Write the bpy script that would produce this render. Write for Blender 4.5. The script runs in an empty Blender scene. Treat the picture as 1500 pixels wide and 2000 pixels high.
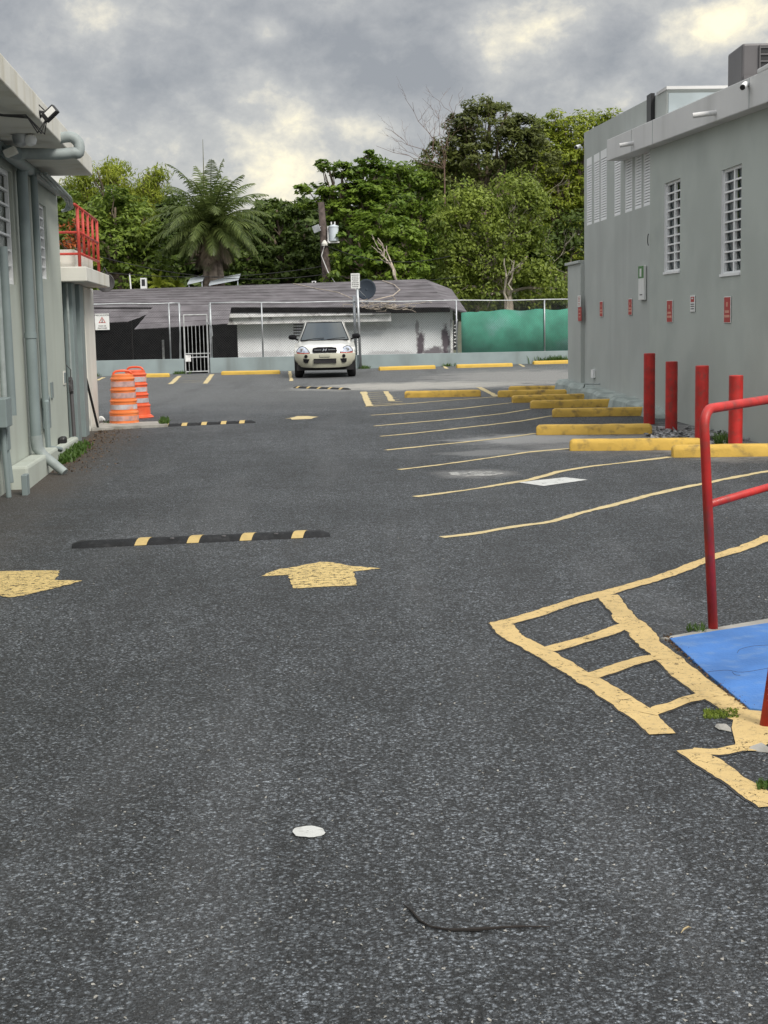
import bpy, bmesh, math, random
import numpy as np
from mathutils import Vector, Matrix
random.seed(7); rng = np.random.default_rng(7)
S = bpy.context.scene; COL = S.collection
R = math.radians

# ------------------------------------------------------------------ camera, calibrated on the place
F = 2774.0; EYE = 1.65
pitch = math.atan(375 / F); roll = R(1.2)
fw = np.array([0, math.cos(pitch), -math.sin(pitch)]); r0 = np.array([1., 0, 0]); u0 = np.cross(r0, fw)
c_, s_ = math.cos(roll), math.sin(roll)
rt = c_ * r0 - s_ * u0; up = s_ * r0 + c_ * u0
CAM = np.array([0, 0, EYE])
cam_data = bpy.data.cameras.new('camera'); cam = bpy.data.objects.new('camera', cam_data); COL.objects.link(cam)
cam_data.sensor_fit = 'VERTICAL'; cam_data.sensor_height = 36; cam_data.lens = F / 2000 * 36
cam_data.clip_start = 0.05; cam_data.clip_end = 3000
M = Matrix(((rt[0], up[0], -fw[0], 0), (rt[1], up[1], -fw[1], 0), (rt[2], up[2], -fw[2], EYE), (0, 0, 0, 1)))
cam.matrix_world = M
S.camera = cam

# ------------------------------------------------------------------ light
SUN_EL, SUN_AZ = R(44), R(143)          # azimuth clockwise from +Y
sun_dir = Vector((math.sin(SUN_AZ) * math.cos(SUN_EL), math.cos(SUN_AZ) * math.cos(SUN_EL), math.sin(SUN_EL)))
sd = bpy.data.lights.new('sun', 'SUN'); sun = bpy.data.objects.new('sun', sd); COL.objects.link(sun)
sd.energy = 2.1; sd.angle = R(18); sd.color = (1.0, 0.95, 0.86)
sun.rotation_euler = sun_dir.to_track_quat('Z', 'Y').to_euler()
sun.location = (20, -20, 40)

W_ = bpy.data.worlds.new('World'); S.world = W_; W_.use_nodes = True
nt = W_.node_tree; N = nt.nodes; L = nt.links; N.clear()
def nd(tree, t, **k):
    n = tree.nodes.new(t)
    for a, b in k.items():
        if a.startswith('i_'):
            n.inputs[int(a[2:])].default_value = b
        else: setattr(n, a, b)
    return n
def math_n(tree, op, a, b=None, c=None, clamp=False):
    n = tree.nodes.new('ShaderNodeMath'); n.operation = op; n.use_clamp = clamp
    for i, v in enumerate((a, b, c)):
        if v is None: continue
        if isinstance(v, (int, float)): n.inputs[i].default_value = v
        else: tree.links.new(v, n.inputs[i])
    return n.outputs[0]
def ramp(tree, fac, stops, interp='EASE'):
    n = tree.nodes.new('ShaderNodeValToRGB'); cr = n.color_ramp; cr.interpolation = interp
    while len(cr.elements) < len(stops): cr.elements.new(0.5)
    for e, (p, c) in zip(cr.elements, stops):
        e.position = p; e.color = (*c, 1) if len(c) == 3 else c
    tree.links.new(fac, n.inputs[0]); return n.outputs[0]
def sstep(tree, v, a, b, lo=0., hi=1.):
    n = tree.nodes.new('ShaderNodeMapRange'); n.interpolation_type = 'SMOOTHSTEP'
    tree.links.new(v, n.inputs[0])
    for i, q in enumerate((a, b, lo, hi)): n.inputs[i + 1].default_value = q
    return n.outputs[0]
out = N.new('ShaderNodeOutputWorld'); bg = N.new('ShaderNodeBackground'); bg.inputs[1].default_value = 0.10
L.new(bg.outputs[0], out.inputs[0])
sky = N.new('ShaderNodeTexSky'); sky.sky_type = 'NISHITA'; sky.sun_disc = False
sky.sun_elevation = SUN_EL; sky.sun_rotation = SUN_AZ
tc = N.new('ShaderNodeTexCoord')
mp = N.new('ShaderNodeMapping'); mp.inputs['Scale'].default_value = (1, 1, 1.35); mp.inputs['Location'].default_value = (0.37, 0.0, 0.21)
L.new(tc.outputs['Generated'], mp.inputs[0])
def noise_w(scale, detail, rough, dist, w=0.):
    n = N.new('ShaderNodeTexNoise'); n.noise_dimensions = '4D'
    n.inputs['W'].default_value = w; n.inputs['Scale'].default_value = scale; n.inputs['Detail'].default_value = detail
    n.inputs['Roughness'].default_value = rough; n.inputs['Distortion'].default_value = dist
    L.new(mp.outputs[0], n.inputs['Vector']); return n.outputs['Fac']
n1 = noise_w(8.5, 10, 0.55, 0.15, 1.3); n2 = noise_w(23.0, 9, 0.6, 0.2, 4.2); n3 = noise_w(62.0, 8, 0.62, 0.3, 7.7)
dens = math_n(nt, 'ADD', math_n(nt, 'MULTIPLY', n1, 0.66), math_n(nt, 'ADD', math_n(nt, 'MULTIPLY', n2, 0.36), math_n(nt, 'MULTIPLY', math_n(nt, 'SUBTRACT', n3, .5), .22)))
def pixdir(x, y):
    d = fw + (x - 750) / F * rt - (y - 1000) / F * up; return d / np.linalg.norm(d)
# cloud masses that stand in particular directions of the sky: (x, y, radius, amount)
blobs = [(690, 110, 170, -.13), (590, 60, 120, -.08), (260, 180, 190, -.08), (60, 60, 130, -.06), (860, 150, 110, -.09), (470, 190, 90, -.02), (350, 120, 160, -.05),
         (190, 30, 75, .10), (1000, 75, 130, .17), (1090, 40, 90, .08), (1370, 70, 90, .22), (1450, 20, 100, .2), (1215, 185, 60, .16), (1150, 150, 90, -.05),
         (520, 60, 45, .16), (500, 180, 60, .08), (545, 345, 80, .15), (380, 340, 100, .08), (640, 250, 110, .05), (720, 235, 60, .08), (1240, 60, 80, -.06), (250, 270, 90, .03), (760, 300, 90, .05)]
acc = math_n(nt, 'ADD', math_n(nt, 'MULTIPLY', math_n(nt, 'SUBTRACT', dens, .53), 1.35), .50)
for bx, by, br, am in blobs:
    dv = pixdir(bx, by)
    vn = N.new('ShaderNodeVectorMath'); vn.operation = 'SUBTRACT'; L.new(tc.outputs['Generated'], vn.inputs[0]); vn.inputs[1].default_value = tuple(dv)
    v3 = N.new('ShaderNodeVectorMath'); v3.operation = 'MULTIPLY'; L.new(vn.outputs[0], v3.inputs[0]); v3.inputs[1].default_value = (1, 1, 1.7)
    v2 = N.new('ShaderNodeVectorMath'); v2.operation = 'LENGTH'; L.new(v3.outputs[0], v2.inputs[0])
    acc = math_n(nt, 'ADD', acc, sstep(nt, v2.outputs['Value'], 0, br / F * 1.5, am, 0))
sepz = N.new('ShaderNodeSeparateXYZ'); L.new(tc.outputs['Generated'], sepz.inputs[0])
acc = math_n(nt, 'ADD', acc, sstep(nt, sepz.outputs['Z'], 0.05, 0.15, 0.07, 0.0))
ccol = ramp(nt, acc, [(0.28, (2.95, 3.08, 3.28)), (0.44, (3.95, 4.03, 4.12)), (0.56, (5.1, 5.1, 4.95)), (0.67, (7.6, 7.2, 6.1)), (0.80, (11.5, 10.4, 7.3))], 'LINEAR')
sep = N.new('ShaderNodeSeparateXYZ'); L.new(tc.outputs['Generated'], sep.inputs[0])
boost = sstep(nt, sep.outputs['Z'], 0.25, 0.8, 0.80, 2.1)      # overcast sky: the zenith is brighter than the horizon
vm = N.new('ShaderNodeVectorMath'); vm.operation = 'SCALE'; L.new(ccol, vm.inputs[0]); L.new(boost, vm.inputs['Scale'])
mixs = N.new('ShaderNodeMix'); mixs.data_type = 'RGBA'; mixs.inputs[0].default_value = 0.94
L.new(sky.outputs[0], mixs.inputs[6]); L.new(vm.outputs[0], mixs.inputs[7]); L.new(mixs.outputs[2], bg.inputs[0])
S.view_settings.view_transform = 'Standard'; S.view_settings.look = 'None'
S.view_settings.exposure = 0.50; S.view_settings.gamma = 1.0

# ------------------------------------------------------------------ pixel -> point on a known surface
def ray(x, y): return fw + (x - 750) / F * rt - (y - 1000) / F * up
def G(x, y, h=0.0):
    d = ray(x, y); t = (h - EYE) / d[2]; return CAM + t * d
def DP(x, y, dep):
    d = ray(x, y); return CAM + d * dep / d[1]
class Wall:
    """vertical wall plane X = X0 + s*(Y-Y0); off > 0 is towards the driveway"""
    def __init__(self, X0, Y0, s, sign):
        self.X0, self.Y0, self.s, self.sign = X0, Y0, s, sign
        n = math.hypot(1, s); self.n = (sign / n, -sign * s / n); self.k = n
    def px(self, x, y, off=0.0):
        d = ray(x, y); X0 = self.X0 + self.sign * off * self.k
        t = (X0 - self.s * self.Y0) / (d[0] - self.s * d[1]); return CAM + t * d
    def pt(self, Y, z, off=0.0):
        return Vector((self.X0 + self.s * (Y - self.Y0) + self.n[0] * off, Y + self.n[1] * off, z))
WR = Wall(4.81, 17.65, -0.0574, -1)
WL = Wall(-3.91, 15.16, -0.101, +1)

# ------------------------------------------------------------------ mesh builder
def smooth_path(P, n=5):
    P = [Vector(p) for p in P]; Q = []
    for i in range(len(P) - 1):
        a, b, c, d = P[max(i - 1, 0)], P[i], P[i + 1], P[min(i + 2, len(P) - 1)]
        for k in range(n):
            t = k / n; Q.append(.5 * ((2 * b) + (c - a) * t + (2 * a - 5 * b + 4 * c - d) * t * t + (3 * b - a - 3 * c + d) * t ** 3))
    return Q + [P[-1]]
class MB:
    def __init__(self): self.v = []; self.f = []; self.mi = []
    def add(self, vs, fs, mi=0):
        b = len(self.v); self.v += [tuple(map(float, p)) for p in vs]
        self.f += [tuple(b + i for i in f) for f in fs]; self.mi += [mi] * len(fs); return self
    def hexa(self, c, mi=0):   # 8 corners: bottom 4 ccw, top 4
        return self.add(c, [(0, 3, 2, 1), (4, 5, 6, 7), (0, 1, 5, 4), (1, 2, 6, 5), (2, 3, 7, 6), (3, 0, 4, 7)], mi)
    def box(self, x0, x1, y0, y1, z0, z1, mi=0):
        return self.hexa([(x0, y0, z0), (x1, y0, z0), (x1, y1, z0), (x0, y1, z0), (x0, y0, z1), (x1, y0, z1), (x1, y1, z1), (x0, y1, z1)], mi)
    def wbox(self, w, Y0, Y1, z0, z1, o0, o1, mi=0, z0b=None, z1b=None):
        z0b = z0 if z0b is None else z0b; z1b = z1 if z1b is None else z1b
        return self.hexa([w.pt(Y0, z0, o0), w.pt(Y0, z0, o1), w.pt(Y1, z0b, o1), w.pt(Y1, z0b, o0), w.pt(Y0, z1, o0), w.pt(Y0, z1, o1), w.pt(Y1, z1b, o1), w.pt(Y1, z1b, o0)], mi)
    def tube(self, pts, r, n=8, mi=0, caps=True):
        pts = [Vector(p) for p in pts]; rs = r if isinstance(r, (list, tuple)) else [r] * len(pts)
        base = len(self.v); prev = None
        for i, p in enumerate(pts):
            d = (pts[min(i + 1, len(pts) - 1)] - pts[max(i - 1, 0)])
            d = d.normalized() if d.length > 1e-9 else Vector((0, 0, 1))
            if prev is None:
                a = Vector((0, 0, 1)) if abs(d.z) < .9 else Vector((1, 0, 0)); a = (a - d * a.dot(d)).normalized()
            else: a = (prev - d * prev.dot(d)).normalized()
            prev = a; b = d.cross(a)
            for k in range(n):
                t = 2 * math.pi * k / n; self.v.append(tuple(p + (a * math.cos(t) + b * math.sin(t)) * rs[i]))
        for i in range(len(pts) - 1):
            for k in range(n):
                k2 = (k + 1) % n
                self.f.append((base + i * n + k, base + i * n + k2, base + (i + 1) * n + k2, base + (i + 1) * n + k)); self.mi.append(mi)
        if caps:
            self.f.append(tuple(base + k for k in reversed(range(n)))); self.mi.append(mi)
            e = base + (len(pts) - 1) * n; self.f.append(tuple(e + k for k in range(n))); self.mi.append(mi)
        return self
    def lathe(self, c, prof, n=24, mi=0, axis='z', dent=None):
        base = len(self.v); c = Vector(c)
        for i, (r, h) in enumerate(prof):
            for k in range(n):
                t = 2 * math.pi * k / n; rr = r * (dent(t, h) if dent else 1)
                o = {'z': (rr * math.cos(t), rr * math.sin(t), h), 'x': (h, rr * math.cos(t), rr * math.sin(t)), 'y': (rr * math.sin(t), h, rr * math.cos(t))}[axis]
                self.v.append(tuple(c + Vector(o)))
        for i in range(len(prof) - 1):
            for k in range(n):
                k2 = (k + 1) % n
                self.f.append((base + i * n + k, base + i * n + k2, base + (i + 1) * n + k2, base + (i + 1) * n + k)); self.mi.append(mi)
        self.f.append(tuple(base + k for k in reversed(range(n)))); self.mi.append(mi)
        e = base + (len(prof) - 1) * n; self.f.append(tuple(e + k for k in range(n))); self.mi.append(mi)
        return self
    def poly(self, pts, h=0.0, mi=0):     # flat ccw polygon, optionally with thickness downwards
        n = len(pts); self.add(pts, [tuple(range(n))], mi)
        if h:
            b = len(self.v) - n
            lo = [(p[0], p[1], p[2] - h) for p in pts]; self.v += [tuple(map(float, p)) for p in lo]
            for i in range(n):
                j = (i + 1) % n; self.f.append((b + i, b + n + i, b + n + j, b + j)); self.mi.append(mi)
        return self
    def text(self, s, size, mat4, mi=0, ext=0.001, align='CENTER', bold=0.0):
        cu = bpy.data.curves.new('lettering', 'FONT'); cu.body = s; cu.size = size; cu.extrude = ext; cu.align_x = align; cu.align_y = 'CENTER'; cu.offset = bold; cu.resolution_u = 2
        o = bpy.data.objects.new('lettering', cu); COL.objects.link(o)
        dg = bpy.context.evaluated_depsgraph_get(); me = bpy.data.meshes.new_from_object(o.evaluated_get(dg))
        vs = [mat4 @ v.co for v in me.vertices]; fs = [tuple(p.vertices) for p in me.polygons]
        self.add(vs, fs, mi); bpy.data.objects.remove(o); bpy.data.curves.remove(cu); bpy.data.meshes.remove(me); return self
    def build(self, name, mats, parent=None, smooth=False, origin=None, bevel=0, autos=False):
        me = bpy.data.meshes.new(name); me.from_pydata(self.v, [], self.f)
        if not isinstance(mats, (list, tuple)): mats = [mats]
        for m in mats: me.materials.append(m)
        if len(mats) > 1: me.polygons.foreach_set('material_index', self.mi)
        if smooth: me.polygons.foreach_set('use_smooth', [True] * len(me.polygons))
        me.update()
        o = bpy.data.objects.new(name, me); COL.objects.link(o)
        if parent is not None:
            o.parent = parent; o.matrix_parent_inverse = Matrix.Identity(4)
            loc = Vector(parent.location)
            if origin != 'local':
                Mw = parent.matrix_basis.copy(); pp = parent.parent
                while pp is not None: Mw = pp.matrix_basis @ Mw; pp = pp.parent
                me.transform(Mw.inverted())
        elif origin is not None and origin != 'local':
            me.transform(Matrix.Translation(-Vector(origin))); o.location = origin
        if autos: smooth_sharp(me)
        if bevel:
            b = o.modifiers.new('bevel', 'BEVEL'); b.width = bevel; b.segments = 2; b.limit_method = 'ANGLE'; b.angle_limit = R(40)
        return o
def smooth_sharp(me, ang=35):
    bm = bmesh.new(); bm.from_mesh(me); bmesh.ops.recalc_face_normals(bm, faces=bm.faces)
    for f in bm.faces: f.smooth = True
    for e in bm.edges:
        if len(e.link_faces) == 2 and e.calc_face_angle(0) > R(ang): e.smooth = False
    bm.to_mesh(me); bm.free()
def tag(o, label=None, cat=None, group=None, kind=None):
    if label: o['label'] = label
    if cat: o['category'] = cat
    if group: o['group'] = group
    if kind: o['kind'] = kind
    return o
def thing(name, label, cat, loc=(0, 0, 0), rz=0, group=None):
    o = bpy.data.objects.new(name, None); COL.objects.link(o); o.empty_display_size = .2
    o.location = loc; o.rotation_euler = (0, 0, rz)
    o.matrix_basis = Matrix.Translation(Vector(loc)) @ Matrix.Rotation(rz, 4, 'Z')
    return tag(o, label, cat, group)
def copy_tree(o, parent=None):
    c = o.copy(); COL.objects.link(c); c.parent = parent
    for ch in list(o.children): copy_tree(ch, c)
    return c

# ------------------------------------------------------------------ materials
def mat(name, col, rough=.7, metal=0., var=.12, vscale=1.5, bump=0., bscale=40., grime=None, gscale=.8, gamt=.5, streak=False, spec=.5, coat=0., detail=6):
    m = bpy.data.materials.new(name); m.use_nodes = True; t = m.node_tree; b = t.nodes['Principled BSDF']
    b.inputs['Roughness'].default_value = rough; b.inputs['Metallic'].default_value = metal; b.inputs['Specular IOR Level'].default_value = spec
    b.inputs['Coat Weight'].default_value = coat
    co = t.nodes.new('ShaderNodeNewGeometry').outputs['Position']
    def noi(sc, det=detail, stretch=None):
        n = t.nodes.new('ShaderNodeTexNoise'); n.inputs['Scale'].default_value = sc; n.inputs['Detail'].default_value = det
        src = co
        if stretch:
            q = t.nodes.new('ShaderNodeMapping'); q.inputs['Scale'].default_value = stretch; t.links.new(co, q.inputs[0]); src = q.outputs[0]
        t.links.new(src, n.inputs['Vector']); return n.outputs['Fac']
    n = noi(vscale)
    c = ramp(t, n, [(.3, tuple(x * (1 - var) for x in col)), (.7, tuple(min(1, x * (1 + var)) for x in col))])
    if grime:
        g = noi(gscale, 8, (1, 1, .12) if streak else None)
        fac = sstep(t, g, .48, .75, 0, gamt)
        mx = t.nodes.new('ShaderNodeMix'); mx.data_type = 'RGBA'; t.links.new(fac, mx.inputs[0]); t.links.new(c, mx.inputs[6]); mx.inputs[7].default_value = (*grime, 1); c = mx.outputs[2]
    t.links.new(c, b.inputs['Base Color'])
    if bump:
        bn = t.nodes.new('ShaderNodeBump'); bn.inputs['Strength'].default_value = bump; bn.inputs['Distance'].default_value = .01
        t.links.new(noi(bscale, 4), bn.inputs['Height']); t.links.new(bn.outputs[0], b.inputs['Normal'])
    return m

def asphalt(name):
    m = bpy.data.materials.new(name); m.use_nodes = True; t = m.node_tree; b = t.nodes['Principled BSDF']
    co = t.nodes.new('ShaderNodeNewGeometry').outputs['Position']
    def noi(sc, det=6, rough=.6, src=co):
        n = t.nodes.new('ShaderNodeTexNoise'); n.inputs['Scale'].default_value = sc; n.inputs['Detail'].default_value = det; n.inputs['Roughness'].default_value = rough
        t.links.new(src, n.inputs['Vector']); return n.outputs['Fac']
    def vor(sc, out='Distance', dist=.9):
        n = t.nodes.new('ShaderNodeTexVoronoi'); n.inputs['Scale'].default_value = sc; t.links.new(co, n.inputs['Vector']); return n
    big = ramp(t, noi(.35, 7, .65), [(.34, (.058, .066, .075)), (.66, (.100, .111, .125))])
    v = vor(125); v2 = vor(54)
    def cellgrey(vn):
        s = t.nodes.new('ShaderNodeSeparateColor'); t.links.new(vn.outputs['Color'], s.inputs[0]); return s.outputs[0], s.outputs[1]
    g1, h1 = cellgrey(v); g2, h2 = cellgrey(v2)
    mul = math_n(t, 'ADD', math_n(t, 'MULTIPLY', math_n(t, 'POWER', g1, 2.6), 2.9), .30)
    fine = noi(260, 2)
    mul = math_n(t, 'MULTIPLY', mul, math_n(t, 'ADD', math_n(t, 'MULTIPLY', fine, 1.2), .40))
    vm = t.nodes.new('ShaderNodeVectorMath'); vm.operation = 'SCALE'; t.links.new(big, vm.inputs[0]); t.links.new(mul, vm.inputs['Scale']); c = vm.outputs[0]
    crev = math_n(t, 'MULTIPLY', sstep(t, v2.outputs['Distance'], .22, .60, 1.25, .38), math_n(t, 'ADD', math_n(t, 'MULTIPLY', noi(2.2, 4), .7), .65))
    vm2 = t.nodes.new('ShaderNodeVectorMath'); vm2.operation = 'SCALE'; t.links.new(c, vm2.inputs[0]); t.links.new(crev, vm2.inputs['Scale']); c = vm2.outputs[0]
    mid = math_n(t, 'MULTIPLY', sstep(t, noi(11, 5, .7), .30, .70, .74, 1.28), sstep(t, noi(2.7, 6, .7), .30, .70, .84, 1.16))
    vm3 = t.nodes.new('ShaderNodeVectorMath'); vm3.operation = 'SCALE'; t.links.new(c, vm3.inputs[0]); t.links.new(mid, vm3.inputs['Scale']); c = vm3.outputs[0]
    # pale stone chips showing in the binder
    chip = math_n(t, 'MULTIPLY', math_n(t, 'GREATER_THAN', g2, .80), math_n(t, 'LESS_THAN', v2.outputs['Distance'], math_n(t, 'MULTIPLY', h2, .36)))
    def mixc(fac, a, colr):
        mx = t.nodes.new('ShaderNodeMix'); mx.data_type = 'RGBA'; t.links.new(fac, mx.inputs[0]); t.links.new(a, mx.inputs[6])
        mx.inputs[7].default_value = (*colr, 1); return mx.outputs[2]
    c = mixc(math_n(t, 'MULTIPLY', chip, .75), c, (.25, .26, .265))
    chip2 = math_n(t, 'MULTIPLY', math_n(t, 'GREATER_THAN', h1, .88), math_n(t, 'LESS_THAN', v.outputs['Distance'], .30))
    c = mixc(math_n(t, 'MULTIPLY', chip2, .5), c, (.34, .35, .36))
    # dusty, greyer and rougher towards the far bays; grey mud where puddles dried
    sx = t.nodes.new('ShaderNodeSeparateXYZ'); t.links.new(co, sx.inputs[0])
    Xo, Yo = sx.outputs[0], sx.outputs[1]
    old = sstep(t, math_n(t, 'ADD', Yo, math_n(t, 'MULTIPLY', noi(.5, 5), 6)), 27, 36, 0, 1)
    c = mixc(math_n(t, 'MULTIPLY', old, .5), c, (.18, .185, .185))
    # paler polished wheel paths running down the lane, dark drips between them, a few dark stains
    ln = t.nodes.new('ShaderNodeTexNoise'); ln.inputs['Scale'].default_value = 1.0; ln.inputs['Detail'].default_value = 6
    mpg = t.nodes.new('ShaderNodeMapping'); mpg.inputs['Scale'].default_value = (1.5, .16, 1); mpg.inputs['Rotation'].default_value = (0, 0, R(6)); t.links.new(co, mpg.inputs[0]); t.links.new(mpg.outputs[0], ln.inputs['Vector'])
    c = mixc(sstep(t, ln.outputs['Fac'], .50, .66, 0, .13), c, (.20, .205, .215)); c = mixc(sstep(t, ln.outputs['Fac'], .46, .32, 0, .28), c, (.030, .031, .034))
    st = noi(.9, 8, .7); c = mixc(sstep(t, st, .62, .72, 0, .45), c, (.028, .028, .03))
    def spot(cx, cy, rx, ry, colr, amt, edge=.5, nsc=1.2, namp=.9):
        ux = math_n(t, 'DIVIDE', math_n(t, 'SUBTRACT', Xo, cx), rx); uy = math_n(t, 'DIVIDE', math_n(t, 'SUBTRACT', Yo, cy), ry)
        d = math_n(t, 'SQRT', math_n(t, 'ADD', math_n(t, 'MULTIPLY', ux, ux), math_n(t, 'MULTIPLY', uy, uy)))
        d = math_n(t, 'ADD', d, math_n(t, 'MULTIPLY', math_n(t, 'SUBTRACT', noi(nsc, 8, .7), .5), namp * 2))
        return mixc(math_n(t, 'MULTIPLY', sstep(t, d, 1 - edge, 1.05, 1, 0), amt), c, colr)
    q = G(830, 753); c = spot(q[0], q[1], 3.6, 2.6, (.46, .445, .41), .9, .5)
    q = G(1040, 735); c = spot(q[0], q[1], 3.6, 6.5, (.30, .295, .285), .8, .6)
    q = G(1040, 857); c = spot(q[0], q[1], 1.25, .95, (.36, .365, .37), .9, .5)
    q = G(960, 884); c = spot(q[0], q[1], .8, .45, (.24, .245, .25), .7, .6)
    q = G(930, 925); c = spot(q[0], q[1], .6, .5, (.28, .28, .28), .7, .7)
    q = G(1200, 868); c = spot(q[0], q[1], 2.0, 1.7, (.22, .22, .225), .7, .7)
    q = G(1380, 858); c = spot(q[0], q[1], 1.3, 3.2, (.30, .295, .29), .8, .5)
    # damp brown soil and leaf dust washed against the left building
    dl = math_n(t, 'SUBTRACT', Xo, math_n(t, 'MULTIPLY_ADD', Yo, -.101, -3.91 + .101 * 15.16))
    dl = math_n(t, 'ADD', dl, math_n(t, 'MULTIPLY', math_n(t, 'SUBTRACT', noi(2.2, 8, .7), .5), 1.3))
    m1 = math_n(t, 'MULTIPLY', sstep(t, dl, .2, 1.1, 1, 0), sstep(t, Yo, 13, 15, .45, 1))
    m1 = math_n(t, 'MULTIPLY', m1, sstep(t, Yo, 23.3, 24.6, 1, 0))
    c = mixc(math_n(t, 'MULTIPLY', m1, .8), c, (.075, .055, .038))
    L2 = t.links; L2.new(c, b.inputs['Base Color'])
    b.inputs['Roughness'].default_value = .66; b.inputs['Specular IOR Level'].default_value = .55
    hgt = math_n(t, 'ADD', math_n(t, 'MULTIPLY', math_n(t, 'SUBTRACT', 1, v.outputs['Distance']), .6), math_n(t, 'ADD', math_n(t, 'MULTIPLY', g1, .6), math_n(t, 'MULTIPLY', fine, .5)))
    hgt = math_n(t, 'ADD', hgt, math_n(t, 'MULTIPLY', math_n(t, 'SUBTRACT', 1, v2.outputs['Distance']), .9))
    bn = t.nodes.new('ShaderNodeBump'); bn.inputs['Strength'].default_value = 1.0; bn.inputs['Distance'].default_value = .013
    L2.new(hgt, bn.inputs['Height']); L2.new(bn.outputs[0], b.inputs['Normal'])
    return m

def paint(name, col, wear=.35, wscale=18, dirt=(.12, .11, .09), bump=.35):
    """road paint; where worn away the asphalt below shows through real holes (transparent)"""
    m = bpy.data.materials.new(name); m.use_nodes = True; t = m.node_tree; b = t.nodes['Principled BSDF']
    co = t.nodes.new('ShaderNodeNewGeometry').outputs['Position']
    def noi(sc, det=6, rough=.65):
        n = t.nodes.new('ShaderNodeTexNoise'); n.inputs['Scale'].default_value = sc; n.inputs['Detail'].default_value = det; n.inputs['Roughness'].default_value = rough
        t.links.new(co, n.inputs['Vector']); return n.outputs['Fac']
    c = ramp(t, noi(5), [(.3, tuple(x * .86 for x in col)), (.7, col)])
    mx = t.nodes.new('ShaderNodeMix'); mx.data_type = 'RGBA'; t.links.new(sstep(t, noi(28, 4), .52, .75, 0, .55), mx.inputs[0]); t.links.new(c, mx.inputs[6]); mx.inputs[7].default_value = (*dirt, 1)
    t.links.new(mx.outputs[2], b.inputs['Base Color']); b.inputs['Roughness'].default_value = .75
    bn = t.nodes.new('ShaderNodeBump'); bn.inputs['Strength'].default_value = bump; bn.inputs['Distance'].default_value = .006; t.links.new(noi(80, 3), bn.inputs['Height']); t.links.new(bn.outputs[0], b.inputs['Normal'])
    th = 0.5 + .5 * (0.5 - wear)
    a = math_n(t, 'LESS_THAN', math_n(t, 'ADD', math_n(t, 'MULTIPLY', noi(wscale, 8, .75), .6), math_n(t, 'MULTIPLY', noi(wscale * 6, 3), .4)), th)
    vc = t.nodes.new('ShaderNodeTexVoronoi'); vc.feature = 'DISTANCE_TO_EDGE'; vc.inputs['Scale'].default_value = 11
    wv = t.nodes.new('ShaderNodeVectorMath'); wv.operation = 'SCALE'; nn = t.nodes.new('ShaderNodeTexNoise'); nn.inputs['Scale'].default_value = 9; nn.inputs['Detail'].default_value = 5; t.links.new(co, nn.inputs['Vector'])
    t.links.new(nn.outputs['Color'], wv.inputs[0]); wv.inputs['Scale'].default_value = .12; av = t.nodes.new('ShaderNodeVectorMath'); t.links.new(co, av.inputs[0]); t.links.new(wv.outputs[0], av.inputs[1]); t.links.new(av.outputs[0], vc.inputs['Vector'])
    crk = math_n(t, 'GREATER_THAN', vc.outputs['Distance'], math_n(t, 'MULTIPLY', sstep(t, noi(3.5, 3), .48, .66, 0, 1), .013))
    t.links.new(math_n(t, 'MULTIPLY', a, crk), b.inputs['Alpha'])
    return m

def leafmat(name, dark, light, scale=.5, trans=.42, rough=.5):
    m = bpy.data.materials.new(name); m.use_nodes = True; t = m.node_tree; b = t.nodes['Principled BSDF']
    g = t.nodes.new('ShaderNodeNewGeometry')
    n = t.nodes.new('ShaderNodeTexNoise'); n.inputs['Scale'].default_value = scale; n.inputs['Detail'].default_value = 3; t.links.new(g.outputs['Position'], n.inputs['Vector'])
    v = math_n(t, 'ADD', math_n(t, 'MULTIPLY', n.outputs['Fac'], .9), math_n(t, 'MULTIPLY', g.outputs['Random Per Island'], .42))
    c = ramp(t, v, [(.32, dark), (.95, light)], 'LINEAR')
    t.links.new(c, b.inputs['Base Color']); b.inputs['Roughness'].default_value = rough; b.inputs['Specular IOR Level'].default_value = .35
    tr = t.nodes.new('ShaderNodeBsdfTranslucent'); t.links.new(c, tr.inputs[0])
    mx = t.nodes.new('ShaderNodeMixShader'); mx.inputs[0].default_value = trans
    o = t.nodes['Material Output']; t.links.new(b.outputs[0], mx.inputs[1]); t.links.new(tr.outputs[0], mx.inputs[2]); t.links.new(mx.outputs[0], o.inputs[0])
    return m

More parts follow.
